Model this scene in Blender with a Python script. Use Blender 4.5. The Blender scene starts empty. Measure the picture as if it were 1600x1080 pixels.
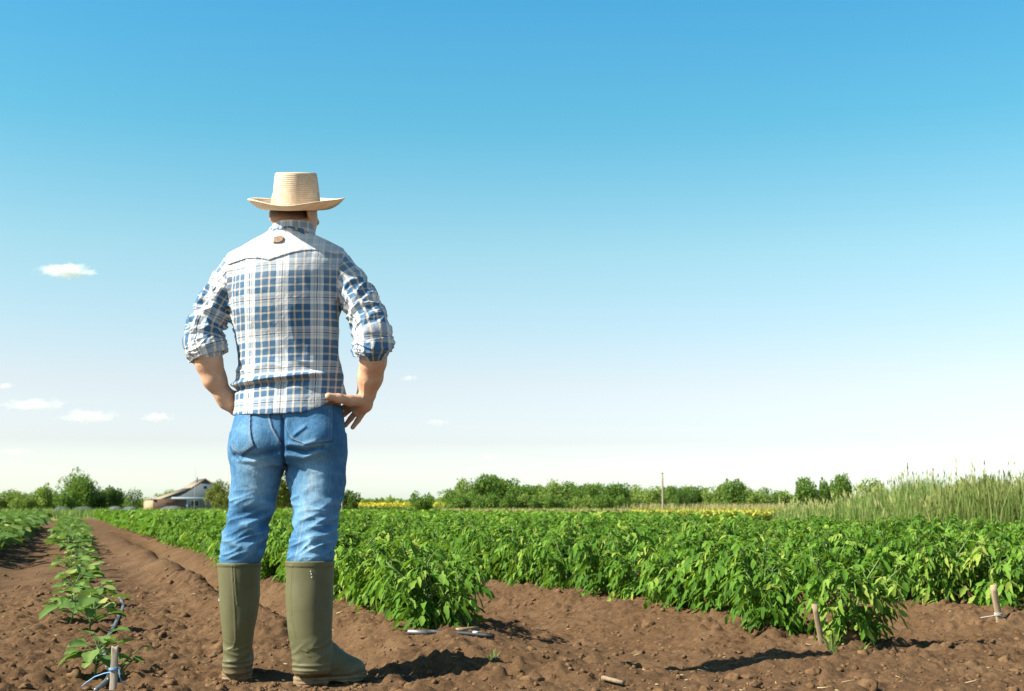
import bpy, math, random
import numpy as np
import openvdb
from mathutils import Vector

scene = bpy.context.scene
COL = scene.collection
rng = np.random.default_rng(7)
random.seed(7)

# ------------------------------------------------------------------ camera
F, HOR, CAMH = 2000.0, 793.0, 0.61            # focal length and horizon in photo pixels, lens height in metres
PITCH = math.atan((HOR - 540.0) / F)
cam_d = bpy.data.cameras.new('camera')
cam = bpy.data.objects.new('camera', cam_d)
COL.objects.link(cam)
cam.location = (0, 0, CAMH)
cam.rotation_euler = (math.pi / 2 + PITCH, 0, 0)
cam_d.sensor_width = 36.0
cam_d.lens = 36.0 * F / 1600.0
cam_d.clip_start, cam_d.clip_end = 0.05, 20000
cam_d.dof.use_dof = True
cam_d.dof.focus_distance = 4.75
cam_d.dof.aperture_fstop = 8.0
scene.camera = cam

# ------------------------------------------------------------------ sun and sky
SUN_AZ, SUN_EL = math.radians(70), math.radians(40)     # light travels to the right and a little away from the camera
travel = Vector((math.sin(SUN_AZ) * math.cos(SUN_EL), math.cos(SUN_AZ) * math.cos(SUN_EL), -math.sin(SUN_EL)))
sun_d = bpy.data.lights.new('sun', 'SUN')
sun_d.energy = 4.9
sun_d.angle = math.radians(0.53)
sun_d.color = (1.0, 0.93, 0.80)
sun = bpy.data.objects.new('sun', sun_d)
COL.objects.link(sun)
sun.location = (-20, -8, 25)
sun.rotation_euler = travel.to_track_quat('-Z', 'Y').to_euler()

world = bpy.data.worlds.new('World')
scene.world = world
world.use_nodes = True
wt = world.node_tree
wt.nodes.clear()
wo = wt.nodes.new('ShaderNodeOutputWorld')
bg = wt.nodes.new('ShaderNodeBackground')
sky = wt.nodes.new('ShaderNodeTexSky')
sky.sky_type = 'NISHITA'
sky.sun_disc = False
sky.sun_elevation = SUN_EL
sky.sun_rotation = math.atan2(-travel.x, -travel.y)
sky.altitude = 0
sky.air_density, sky.dust_density, sky.ozone_density = 1.0, 1.0, 2.0
# grade of the sky by height above the horizon: clear blue overhead, milky towards the horizon
tc = wt.nodes.new('ShaderNodeTexCoord')
sep = wt.nodes.new('ShaderNodeSeparateXYZ')
wt.links.new(tc.outputs['Generated'], sep.inputs[0])
ramp = wt.nodes.new('ShaderNodeValToRGB')
mr = wt.nodes.new('ShaderNodeMapRange')
mr.inputs['From Min'].default_value, mr.inputs['From Max'].default_value = -0.02, 0.70
wt.links.new(sep.outputs['Z'], mr.inputs['Value'])
wt.links.new(mr.outputs[0], ramp.inputs[0])
SKY_STOPS = [(z, c) for z, c in [(-.02, (1.54, 1.80, 1.70)), (.012, (1.25, 1.36, 1.49)), (.05, (.97, .905, .985)), (.096, (1.03, .89, .84)), (.194, (.83, 1.0, .83)), (.29, (.42, .96, .87)), (.38, (.31, .93, .98)), (.41, (.27, .82, .87)), (.60, (.32, .40, .46)), (.70, (.30, .34, .38))]]
els = ramp.color_ramp.elements
for i, (p, c) in enumerate(SKY_STOPS):
    e = els[i] if i < 2 else els.new(p)
    e.position = (p + 0.02) / 0.72
    e.color = (*[x / 2 for x in c], 1)
mul = wt.nodes.new('ShaderNodeMix')
mul.data_type, mul.blend_type = 'RGBA', 'MULTIPLY'
mul.inputs['Factor'].default_value = 1.0
wt.links.new(sky.outputs[0], mul.inputs[6])
wt.links.new(ramp.outputs[0], mul.inputs[7])
dbl = wt.nodes.new('ShaderNodeVectorMath')
dbl.operation = 'SCALE'
dbl.inputs['Scale'].default_value = 2.0
wt.links.new(mul.outputs[2], dbl.inputs[0])
wt.links.new(dbl.outputs[0], bg.inputs['Color'])
bg.inputs['Strength'].default_value = 0.095
wt.links.new(bg.outputs[0], wo.inputs['Surface'])

vs = scene.view_settings
vs.view_transform, vs.look, vs.gamma, vs.exposure = 'Standard', 'None', 1.0, 1.2
vs.use_curve_mapping = False
scene.cycles.max_bounces = 8
scene.cycles.transparent_max_bounces = 12
scene.cycles.volume_bounces = 3


# ------------------------------------------------------------------ helpers
def world_at(px, py, Y):
    """the world point seen at photo pixel (px, py) at forward distance Y"""
    u, v = (px - 800.0) / F, (540.0 - py) / F
    yy = math.cos(PITCH) - math.sin(PITCH) * v
    zz = math.sin(PITCH) + math.cos(PITCH) * v
    t = Y / yy
    return np.array([u * t, Y, CAMH + zz * t])


def ground_at(px, py, z=0.0):
    u, v = (px - 800.0) / F, (540.0 - py) / F
    yy = math.cos(PITCH) - math.sin(PITCH) * v
    zz = math.sin(PITCH) + math.cos(PITCH) * v
    t = (z - CAMH) / zz
    return np.array([u * t, yy * t, z])


def tag(o, label=None, cat=None, group=None, kind=None):
    if label: o['label'] = label
    if cat: o['category'] = cat
    if group: o['group'] = group
    if kind: o['kind'] = kind
    return o


def empty(name, loc=(0, 0, 0), rz=0.0):
    o = bpy.data.objects.new(name, None)
    COL.objects.link(o)
    o.location = loc
    o.rotation_euler = (0, 0, rz)
    o.empty_display_size = 0.1
    return o


def make_mesh(name, verts, faces, mat=None, smooth=False):
    """faces: an (n,3)/(n,4) array, a list of such arrays, or a list of tuples"""
    me = bpy.data.meshes.new(name)
    verts = np.asarray(verts, dtype=np.float32)
    if isinstance(faces, np.ndarray): faces = [faces]
    if len(faces) and not isinstance(faces[0], np.ndarray):
        by = {}
        for f in faces: by.setdefault(len(f), []).append(f)
        faces = [np.array(v) for v in by.values()]
    faces = [f for f in faces if len(f)]
    me.vertices.add(len(verts))
    me.vertices.foreach_set('co', verts.ravel())
    loops = np.concatenate([f.ravel() for f in faces]).astype(np.int32)
    sizes = np.concatenate([np.full(len(f), f.shape[1], dtype=np.int32) for f in faces])
    me.loops.add(len(loops))
    me.loops.foreach_set('vertex_index', loops)
    me.polygons.add(len(sizes))
    me.polygons.foreach_set('loop_start', np.concatenate([[0], np.cumsum(sizes)[:-1]]).astype(np.int32))
    if smooth: me.polygons.foreach_set('use_smooth', np.ones(len(sizes), dtype=bool))
    me.update(calc_edges=True)
    me.validate()
    if mat: me.materials.append(mat)
    return me


def add_obj(name, me, parent=None, loc=None):
    o = bpy.data.objects.new(name, me)
    COL.objects.link(o)
    if parent: o.parent = parent
    if loc is not None: o.location = loc
    return o


def set_attr(me, name, typ, dom, data):
    a = me.attributes.new(name, typ, dom)
    key = {'FLOAT': 'value', 'FLOAT_VECTOR': 'vector', 'FLOAT_COLOR': 'color'}[typ]
    a.data.foreach_set(key, np.asarray(data, dtype=np.float32).ravel())


class Geo:
    """collects faces of one mesh"""
    def __init__(s): s.v, s.f, s.n = [], {}, 0
    def add(s, v, f):
        v = np.asarray(v, dtype=float); f = np.asarray(f)
        s.v.append(v); s.f.setdefault(f.shape[1], []).append(f + s.n); s.n += len(v)
    def box(s, lo, hi, rot=None, org=None):
        lo, hi = np.array(lo, float), np.array(hi, float)
        c = np.array([[x, y, z] for x in (0, 1) for y in (0, 1) for z in (0, 1)])
        v = lo + c * (hi - lo)
        if rot is not None: v = v @ np.asarray(rot).T
        if org is not None: v = v + np.asarray(org)
        s.add(v, [[0, 1, 3, 2], [4, 6, 7, 5], [0, 4, 5, 1], [2, 3, 7, 6], [0, 2, 6, 4], [1, 5, 7, 3]])
    def tube(s, pts, radii, seg=8, cap=True):
        pts = np.asarray(pts, float); k = len(pts)
        radii = np.broadcast_to(np.asarray(radii, float), (k,))
        t = np.gradient(pts, axis=0); t /= np.linalg.norm(t, axis=1, keepdims=True) + 1e-12
        up = np.array([0, 0, 1.0]) if abs(t[0][2]) < 0.9 else np.array([1.0, 0, 0])
        a = np.cross(t, up); a /= np.linalg.norm(a, axis=1, keepdims=True) + 1e-12
        b = np.cross(t, a)
        th = np.linspace(0, 2 * np.pi, seg, endpoint=False)
        v = (pts[:, None] + radii[:, None, None] * (a[:, None] * np.cos(th)[None, :, None] + b[:, None] * np.sin(th)[None, :, None])).reshape(-1, 3)
        i = np.arange(k - 1)[:, None] * seg; j = np.arange(seg)[None]; j2 = (j + 1) % seg
        q = np.stack([i + j, i + j2, i + seg + j2, i + seg + j], -1).reshape(-1, 4)
        n0 = s.n
        s.add(v, q)
        if cap:
            c = np.vstack([pts[0], pts[-1]])
            jj = np.arange(seg); kk = (jj + 1) % seg
            tri = np.vstack([np.stack([np.full(seg, k * seg), kk, jj], 1), np.stack([np.full(seg, k * seg + 1), (k - 1) * seg + jj, (k - 1) * seg + kk], 1)])
            s.v.append(c); s.n += 2
            s.f.setdefault(3, []).append(tri + n0)
    def mesh(s, name, mat=None, smooth=False):
        return make_mesh(name, np.vstack(s.v), [np.vstack(f) for f in s.f.values()], mat, smooth)


# ------------------------------------------------------------------ noise
def _hash(*c):
    h = np.zeros_like(c[0], dtype=np.uint32)
    for q, p in zip(c, (np.uint32(374761393), np.uint32(668265263), np.uint32(2246822519))):
        h = h + q.astype(np.uint32) * p
        h = (h ^ (h >> np.uint32(13))) * np.uint32(1274126177)
    return h ^ (h >> np.uint32(16))


def vnoise(P, seed=0):
    """gradient noise of an (n,2) or (n,3) array, about -1..1"""
    P = np.asarray(P, dtype=np.float64) + seed * 17.31
    n, d = P.shape
    I = np.floor(P).astype(np.int64); Fr = P - I
    U = Fr * Fr * Fr * (Fr * (Fr * 6 - 15) + 10)
    out = np.zeros(n)
    for k in range(1 << d):
        o = [(k >> j) & 1 for j in range(d)]
        h = _hash(*[(I[:, j] + o[j] + 100000) for j in range(d)])
        w = np.ones(n); g = np.zeros(n)
        for j in range(d):
            gj = ((h >> np.uint32(8 * j)) & np.uint32(255)).astype(np.float64) / 127.5 - 1
            g += gj * (Fr[:, j] - o[j])
            w *= U[:, j] if o[j] else 1 - U[:, j]
        out += w * g
    return out * 1.4


def fbm(P, oct=4, seed=0, gain=0.5):
    s, a, t = 0, 1.0, 0
    P = np.asarray(P, dtype=np.float64)
    for i in range(oct):
        s = s + a * vnoise(P * 2 ** i, seed + i); t += a; a *= gain
    return s / t


def worley2(P, seed=0):
    P = np.asarray(P, float); I = np.floor(P).astype(np.int64)
    best = np.full(len(P), 9.0); rid = np.zeros(len(P))
    for dx in (-1, 0, 1):
        for dy in (-1, 0, 1):
            h = _hash(I[:, 0] + dx + 100000 + seed * 77, I[:, 1] + dy + 100000)
            a = (h & np.uint32(1023)).astype(float) / 1023; b = ((h >> np.uint32(10)) & np.uint32(1023)).astype(float) / 1023
            r = ((h >> np.uint32(20)) & np.uint32(1023)).astype(float) / 1023
            d = np.hypot(I[:, 0] + dx + a - P[:, 0], I[:, 1] + dy + b - P[:, 1])
            m = d < best
            best = np.where(m, d, best); rid = np.where(m, r, rid)
    return best, rid


# ------------------------------------------------------------------ materials
class Mat:
    def __init__(s, name):
        s.m = bpy.data.materials.new(name); s.m.use_nodes = True
        s.t = s.m.node_tree; s.t.nodes.clear()
        s.out = s.n('OutputMaterial'); s.p = s.n('BsdfPrincipled')
        s.l(s.p.outputs[0], s.out.inputs['Surface'])
    def n(s, typ, **kw):
        nd = s.t.nodes.new('ShaderNode' + typ)
        for k, v in kw.items():
            if k.startswith('i_'): nd.inputs[k[2:].replace('_', ' ')].default_value = v
            else: setattr(nd, k, v)
        return nd
    def l(s, a, b): s.t.links.new(a, b)
    def attr(s, name): return s.n('Attribute', attribute_name=name)
    def ramp(s, fac, stops, interp='LINEAR'):
        r = s.n('ValToRGB'); cr = r.color_ramp; cr.interpolation = interp
        while len(cr.elements) < len(stops): cr.elements.new(0.5)
        for e, (p, c) in zip(cr.elements, sorted(stops, key=lambda q: q[0])):
            e.position = p; e.color = (*c, 1) if not np.isscalar(c) else (c, c, c, 1)
        if fac is not None: s.l(fac, r.inputs[0])
        return r.outputs[0]
    def noise(s, scale, detail=4, rough=0.6, vec=None, out='Fac', dist=0):
        t = s.n('TexNoise'); t.inputs['Scale'].default_value = scale; t.inputs['Detail'].default_value = detail
        t.inputs['Roughness'].default_value = rough; t.inputs['Distortion'].default_value = dist
        s.l(vec if vec is not None else s.obj(), t.inputs['Vector'])
        return t.outputs[out]
    def obj(s):
        if not hasattr(s, '_tc'): s._tc = s.n('TexCoord')
        return s._tc.outputs['Object']
    def math(s, op, a, b=None, c=None):
        m = s.n('Math', operation=op)
        for i, x in enumerate((a, b, c)):
            if x is None: continue
            if hasattr(x, 'links'): s.l(x, m.inputs[i])
            else: m.inputs[i].default_value = x
        return m.outputs[0]
    def mix(s, fac, a, b, mode='MIX'):
        m = s.n('Mix', data_type='RGBA', blend_type=mode)
        for i, x in ((0, fac), (6, a), (7, b)):
            if hasattr(x, 'links'): s.l(x, m.inputs[i])
            elif i == 0: m.inputs[0].default_value = x
            else: m.inputs[i].default_value = (*x, 1)
        return m.outputs[2]
    def bump(s, h, strength=0.5, dist=0.002, prev=None):
        b = s.n('Bump'); b.inputs['Strength'].default_value = strength; b.inputs['Distance'].default_value = dist
        s.l(h, b.inputs['Height'])
        if prev is not None: s.l(prev, b.inputs['Normal'])
        return b.outputs[0]
    def set(s, color=None, rough=None, normal=None, spec=None):
        for k, v in (('Base Color', color), ('Roughness', rough), ('Normal', normal), ('Specular IOR Level', spec)):
            if v is None: continue
            if hasattr(v, 'links'): s.l(v, s.p.inputs[k])
            elif k == 'Base Color': s.p.inputs[k].default_value = (*v, 1)
            else: s.p.inputs[k].default_value = v
        return s


def simple_mat(name, c, rough=0.8, var=0.25, scale=20, bump=0.2, dist=0.003, spec=0.3):
    m = Mat(name)
    n = m.noise(scale, 5, 0.65)
    col = m.ramp(n, [(0.25, tuple(x * (1 - var) for x in c)), (0.75, tuple(min(1, x * (1 + var)) for x in c))])
    return m.set(col, rough, m.bump(m.noise(scale * 3, 5, 0.7), bump, dist), spec).m


# ------------------------------------------------------------------ implicit surfaces
def smin(a, b, k):
    h = np.clip(0.5 + 0.5 * (b - a) / k, 0, 1)
    return b + (a - b) * h - k * h * (1 - h)


def seg_d(P, a, b, ra, rb):
    a, b = np.asarray(a, float), np.asarray(b, float); ab = b - a
    t = np.clip(((P - a) @ ab) / (ab @ ab + 1e-12), 0, 1)
    return np.linalg.norm(P - a - t[:, None] * ab, axis=1) - (ra + (rb - ra) * t)


def tube_d(P, pts, radii, k=0.012):
    d = None
    for i in range(len(pts) - 1):
        e = seg_d(P, pts[i], pts[i + 1], radii[i], radii[i + 1])
        d = e if d is None else smin(d, e, k)
    return d


def ell_d(P, c, r, R=None):
    q = P - np.asarray(c)
    if R is not None: q = q @ R           # rows of q into the local frame whose axes are R's columns
    r = np.asarray(r, float)
    k0 = np.linalg.norm(q / r, axis=1); k1 = np.linalg.norm(q / (r * r), axis=1)
    return k0 * (k0 - 1) / np.maximum(k1, 1e-9)


def catmull(tab, n=240):
    tab = np.asarray(tab, float); k = len(tab)
    x = np.linspace(0, k - 1, n); i = np.clip(x.astype(int), 0, k - 2); t = (x - i)[:, None]
    g = lambda j: tab[np.clip(j, 0, k - 1)]
    p0, p1, p2, p3 = g(i - 1), g(i), g(i + 1), g(i + 2)
    return 0.5 * (2 * p1 + (p2 - p0) * t + (2 * p0 - 5 * p1 + 4 * p2 - p3) * t ** 2 + (3 * p1 - p0 - 3 * p2 + p3) * t ** 3)


class Loft:
    """stack of super-elliptic sections; rows: (z, cx, a, cy, b, n)"""
    def __init__(s, rows):
        t = catmull(sorted(rows), 400); s.t = t[np.argsort(t[:, 0])]
    def at(s, z): return [np.interp(z, s.t[:, 0], s.t[:, i]) for i in range(1, 6)]
    def d(s, P, cap=True, grow=0.0):
        cx, a, cy, b, n = s.at(P[:, 2]); a = a + grow; b = b + grow
        x = np.abs(P[:, 0] - cx) + 1e-6; y = np.abs(P[:, 1] - cy) + 1e-6
        A, B = (x / a) ** n, (y / b) ** n
        q = (A + B) ** (1 / n)
        gx, gy = q ** (1 - n) * A / x, q ** (1 - n) * B / y
        g = np.sqrt(gx * gx + gy * gy)
        d = np.where(q > 0.25, (q - 1) / np.maximum(g, 1e-6), -0.75 * np.minimum(a, b))
        d = np.maximum(d, -np.minimum(a, b))
        if cap: d = np.maximum(d, np.maximum(P[:, 2] - s.t[-1, 0], s.t[0, 0] - P[:, 2]))
        return d


def mesh_sdf(f, lo, hi, h, pad=0.011):
    lo = np.asarray(lo, float); hi = np.asarray(hi, float)
    B = 8
    nb = np.ceil((hi - lo) / (h * B)).astype(int)
    N = nb * B
    ci = np.stack(np.meshgrid(*[np.arange(k) for k in nb], indexing='ij'), -1).reshape(-1, 3)
    dc = f(lo + (ci + 0.5) * B * h)
    act = np.abs(dc) < B * h * 0.9 + pad
    arr = np.full(tuple(N), 3 * h, dtype=np.float32)
    v = arr.reshape(nb[0], B, nb[1], B, nb[2], B)
    for c in ci[(~act) & (dc < 0)]: v[c[0], :, c[1], :, c[2], :] = -3 * h
    off = np.stack(np.meshgrid(*[np.arange(B)] * 3, indexing='ij'), -1).reshape(-1, 3)
    A = ci[act]
    for s in range(0, len(A), 400):
        ch = A[s:s + 400]
        P = (lo + (ch[:, None] * B + off[None]) * h).reshape(-1, 3)
        d = np.clip(f(P), -3 * h, 3 * h).reshape(len(ch), B, B, B)
        for c, q in zip(ch, d): v[c[0], :, c[1], :, c[2], :] = q
    g = openvdb.FloatGrid(3 * h)
    g.copyFromArray(arr)
    g.transform = openvdb.createLinearTransform(h)
    pts, quads = g.convertToQuads(isovalue=0.0)
    pts = pts.astype(float) + lo
    quads = quads.astype(np.int64)
    a, b, c = pts[quads[:, 0]], pts[quads[:, 1]], pts[quads[:, 2]]
    if np.einsum('ij,ij->i', a - pts.mean(0), np.cross(b - a, c - a)).sum() < 0: quads = quads[:, ::-1]
    return pts, quads


def poly_d(px, pz, poly):
    """signed distance to a closed polygon in the plane (negative inside)"""
    poly = np.asarray(poly, float); d = np.full(len(px), 1e9); ins = np.zeros(len(px), bool)
    for i in range(len(poly)):
        a, b = poly[i], poly[(i + 1) % len(poly)]; e = b - a
        t = np.clip(((px - a[0]) * e[0] + (pz - a[1]) * e[1]) / (e @ e + 1e-12), 0, 1)
        d = np.minimum(d, np.hypot(px - a[0] - t * e[0], pz - a[1] - t * e[1]))
        c = (a[1] > pz) != (b[1] > pz)
        ins ^= c & (px < (b[0] - a[0]) * (pz - a[1]) / (b[1] - a[1] + 1e-12) + a[0])
    return np.where(ins, -d, d)


def line_d(px, pz, pts):
    d = np.full(len(px), 1e9); pts = np.asarray(pts, float)
    for a, b in zip(pts[:-1], pts[1:]):
        e = b - a
        t = np.clip(((px - a[0]) * e[0] + (pz - a[1]) * e[1]) / (e @ e + 1e-12), 0, 1)
        d = np.minimum(d, np.hypot(px - a[0] - t * e[0], pz - a[1] - t * e[1]))
    return d
# ================================================================== ground
ROW = math.radians(19.0)                                  # crop rows run 19 degrees to the left of the view
NX, NY = math.cos(ROW), math.sin(ROW)
def ns(x, y): return x * NX + y * NY, -x * NY + y * NX    # across and along the rows
def xy(n, s): return n * NX - s * NY, n * NY + s * NX
def sstep(a, b, x):
    t = np.clip((x - a) / (b - a), 0, 1); return t * t * (3 - 2 * t)
ROW0, PITCHR = 1.64, 1.53

def ground_z(x, y):
    """the large forms of the soil: beds, furrows, headland mounds"""
    x, y = np.asarray(x, float), np.asarray(y, float)
    n, s = ns(x, y)
    far = 1 - sstep(60, 75, y)
    w = sstep(4.7, 5.7, s) * far
    right = sstep(1.25, 1.4, n) * (.062 * np.cos(2 * np.pi * (n - ROW0) / PITCHR) + .01)
    left = (1 - sstep(1.25, 1.4, n))
    crest = (.10 + .04 * np.sin(s * 2.9) * np.sin(s * 1.7 + 1)) * np.exp(-((n - .86 - .03 * np.sin(s * 2.1)) / .17) ** 2) - .125 * np.exp(-((n - 1.12) / .11) ** 2) - .05 * np.exp(-((n + .45) / .2) ** 2)
    z = w * (right + left * crest)
    g = lambda px_, py_, r, h, e=1.0: h * np.exp(-(((x - ground_at(px_, py_)[0]) / (r * e)) ** 2 + ((y - ground_at(px_, py_)[1]) / r) ** 2))
    z = z + g(690, 1050, .13, .05, 1.3) + g(860, 1062, .16, .05, 2.4) + g(985, 1035, .14, -.085, 3.4) + g(900, 1015, .10, -.045, 2.0) + g(800, 985, .16, .035, 1.5) \
        + g(1180, 1035, .12, .04, 1.6) + g(1330, 1045, .2, .04, 1.8) + g(1390, 1000, .10, -.035, 2.5) + g(620, 1040, .10, -.03, 1.5) + g(240, 1040, .2, .025, 1.5)
    return z

def ground_micro(x, y):
    P = np.stack([x, y], 1)
    near = np.clip(9.0 / np.maximum(y, 3), 0, 1)
    n, s = ns(x, y)
    rough = .75 + .45 * vnoise(P * 1.1, 91)
    rough = np.clip(rough * 1.2, .4, 1.6) * (1 - .35 * np.exp(-((n - 2.3) / .5) ** 2))
    z = .030 * fbm(P * 3.2, 3, 1) + .012 * fbm(P * 11, 3, 2) * rough + .016 * rough * near * (np.abs(fbm(P * 16, 3, 12)) - .2) * np.clip(vnoise(P * 1.7, 14) + .6, 0, 1)
    d, r = worley2(P * 9, 3)
    z += rough * .050 * np.clip(r - .35, 0, 1) * np.clip(1 - d / .55, 0, 1) ** .75 * near
    d, r = worley2(P * 21 + .05 * vnoise(P * 30, 5)[:, None], 4)
    z += rough * .028 * np.clip(r - .2, 0, 1) * np.clip(1 - d / .62, 0, 1) ** .75 * near
    d, r = worley2(P * 47, 6)
    z += rough * .012 * r * np.clip(1 - (d / .6) ** 2, 0, 1) * near
    z += .005 * fbm(P * 60, 2, 7) * near
    # trampled flatter under the boots
    for c in ((-.72, 4.57), (-.62, 4.50), (-.70, 4.75)):
        z *= 1 - .75 * np.exp(-(((x - c[0]) / .16) ** 2 + ((y - c[1]) / .14) ** 2))
    return z

def ground_px(px_, py_):
    """the soil point seen at a photo pixel"""
    p = ground_at(px_, py_)
    for _ in range(12): p = ground_at(px_, py_, float(ground_z(p[0], p[1])))
    return p

def axis_lines(a, b, st, lo, hi, gr):
    m = list(np.arange(a, b, st)); k = st; v = b
    up = []
    while v < hi: up.append(v); k *= gr; v += k
    k = st; v = a - st; dn = []
    while v > lo: dn.append(v); k *= gr; v -= k
    return np.array(dn[::-1] + m + up)
gx = axis_lines(-3.6, 3.7, .0115, -4000, 4000, 1.055)
gy = axis_lines(4.0, 8.2, .0115, -40, 6000, 1.035)
X, Y = np.meshgrid(gx, gy, indexing='ij')
x, y = X.ravel(), Y.ravel()
Zg = ground_z(x, y) + np.where((np.abs(x) < 200) & (y < 300) & (y > 2), 1, 0) * ground_micro(np.clip(x, -200, 200), np.clip(y, 2, 300))
nx_, ny_ = len(gx), len(gy)
i = np.arange(nx_ - 1)[:, None] * ny_; j = np.arange(ny_ - 1)[None]
me = make_mesh('ground', np.stack([x, y, Zg], 1), np.stack([i + j, i + ny_ + j, i + ny_ + j + 1, i + j + 1], -1).reshape(-1, 4), None, True)
m = Mat('tilled soil')
sp = m.n('SeparateXYZ'); m.l(m.obj(), sp.inputs[0])
c = m.ramp(m.noise(2.2, 6, .7), [(.3, (.094, .054, .027)), (.5, (.140, .082, .042)), (.72, (.20, .124, .067))])
c = m.mix(m.ramp(m.noise(38, 5, .75), [(.35, .0), (.7, .75)]), c, (.066, .037, .019))
c = m.mix(m.ramp(m.noise(130, 4, .75), [(.5, .0), (.8, .55)]), c, (.215, .135, .078))
# beyond the crop: dry grass
field = m.math('MAXIMUM', m.ramp(m.math('ADD', m.math('DIVIDE', sp.outputs[1], 100.0), m.math('MULTIPLY', m.noise(.15, 3), .06)), [(.62, 0.0), (.68, 1.0)]), 0.0)
side = m.math('MULTIPLY', m.math('GREATER_THAN', m.math('SUBTRACT', sp.outputs[0], m.math('MULTIPLY', sp.outputs[1], .185)), .3), m.math('GREATER_THAN', sp.outputs[1], 21.0))
gr = m.ramp(m.noise(.6, 6, .7), [(.3, (.11, .13, .035)), (.55, (.22, .22, .075)), (.75, (.32, .29, .12))])
c = m.mix(m.math('MAXIMUM', field, side), c, gr)
n = m.bump(m.noise(260, 5, .75), .7, .006)
n = m.bump(m.noise(75, 5, .7), .6, .014, n)
m.set(c, 1.0, n, .08)
me.materials.append(m.m)
tag(add_obj('ground', me), kind='structure')
SOILCOL = (.19, .10, .053)

# loose clods on the soil, as one mass
def ico(sub):
    import bmesh
    bm = bmesh.new(); bmesh.ops.create_icosphere(bm, subdivisions=sub, radius=1)
    v = np.array([q.co[:] for q in bm.verts]); f = np.array([[q.index for q in g.verts] for g in bm.faces]); bm.free()
    return v, f
g = Geo()
lumps = {}
for sub in (1, 2, 3):
    v, f = ico(sub)
    lumps[sub] = [(v * (1 + .42 * vnoise(v * 1.3 + k * 7.7, k) + .30 * vnoise(v * 2.9, k + 9) + .18 * vnoise(v * 6.1, k + 19))[:, None] * np.array([1, 1, .75]), f) for k in range(8)]
R = np.random.default_rng(21)
def scatter_lumps(N, rlo, rhi, ymin, ymax, pw=2.0):
    yy = ymin + (ymax - ymin) * R.random(N) ** 1.5; half = yy * .42 + .5
    xx = (R.random(N) * 2 - 1) * half
    rr = rlo + (rhi - rlo) * R.random(N) ** pw
    zz = ground_z(xx, yy) + ground_micro(xx, yy)
    n_, s_ = ns(xx, yy)
    for a, b, c, r in zip(xx, yy, zz, rr):
        if abs(a + .70) < .16 and abs(b - 4.58) < .2: continue
        v, f = lumps[3 if r * 1000 / b > 4 else 2 if r * 1000 / b > 1.6 else 1][R.integers(8)]
        an = R.random() * 6.28; ca, sa = math.cos(an), math.sin(an)
        w = v * r * (.65 + .6 * R.random(3)); w = np.stack([w[:, 0] * ca - w[:, 1] * sa, w[:, 0] * sa + w[:, 1] * ca, w[:, 2]], 1)
        g.add(w + [a, b, c - r * .05], f)
scatter_lumps(6500, .004, .014, 4.0, 9.0, 2.5)
scatter_lumps(700, .012, .036, 4.0, 11.0, 3.0)
scatter_lumps(1300, .01, .028, 8.0, 20.0, 2)
for cx_, cy_ in ((-.99, 4.60), (-.73, 4.43), (-.60, 4.47)):
    for k in range(70):
        an = R.random() * 6.28; rr_ = .065 + .05 * R.random(); a, b = cx_ + math.cos(an) * rr_, cy_ + math.sin(an) * rr_
        v, f = lumps[2][R.integers(8)]; r = .004 + .010 * R.random() ** 2
        g.add(v * r * (.7 + .5 * R.random(3)) + [a, b, float(ground_z(a, b)) + float(ground_micro(np.array([a]), np.array([b]))[0])], f)
me = g.mesh('soil_clods', None, False)
m2 = Mat('clod soil')
c = m2.ramp(m2.noise(30, 6, .75), [(.3, (.080, .046, .023)), (.52, (.140, .082, .042)), (.75, (.21, .13, .072))])
m2.set(c, 1.0, m2.bump(m2.noise(190, 5, .75), .6, .004), .08)
me.materials.append(m2.m)
tag(add_obj('soil_clods', me), 'loose brown clods of tilled earth lying over the field', 'soil clods', kind='stuff')

# bits of dry straw
g = Geo()
N = 300
yy = 4.0 + 7 * R.random(N) ** 1.4; xx = (R.random(N) * 2 - 1) * (yy * .42 + .3)
zz = ground_z(xx, yy) + ground_micro(xx, yy) + .006
for a, b, c in zip(xx, yy, zz):
    L = .012 + .045 * R.random() ** 2; w = .0012 + .0025 * R.random() ** 2; an = R.random() * 6.28; tl = (R.random() - .5) * .7
    d = np.array([math.cos(an), math.sin(an), tl]); p = np.array([a, b, c])
    bend = np.array([-math.sin(an), math.cos(an), .3]) * L * .15 * (R.random() - .3)
    g.tube([p - d * L / 2, p + bend, p + d * L / 2], [w, w, w * .6], 4)
tag(add_obj('straw_litter', g.mesh('straw_litter', simple_mat('dry straw', (.34, .255, .145), .85, .35, 40))), 'pale bits of dry straw scattered on the brown soil', 'straw', kind='stuff')
# ================================================================== the farmer
YM = ground_at(460, 1068)[1]
PXM = YM / F                                             # metres per photo pixel at the farmer (close enough for radii)
def wp(px, py, dy=0.0): return world_at(px, py, YM + dy)
def qxz(px, py, dy=-0.11): p = world_at(px, py, YM + dy); return (p[0], p[2])
def rows(tab):
    out = []
    for py, xl, xr, yc, b, n in tab:
        l, r = wp(xl, py, yc), wp(xr, py, yc)
        out.append((l[2], (l[0] + r[0]) / 2, (r[0] - l[0]) / 2, YM + yc, b, n))
    return out
def fold(P, seed, p=2.5): return (1 - np.clip(np.abs(vnoise(P, seed)) * 1.6, 0, 1)) ** p

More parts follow.
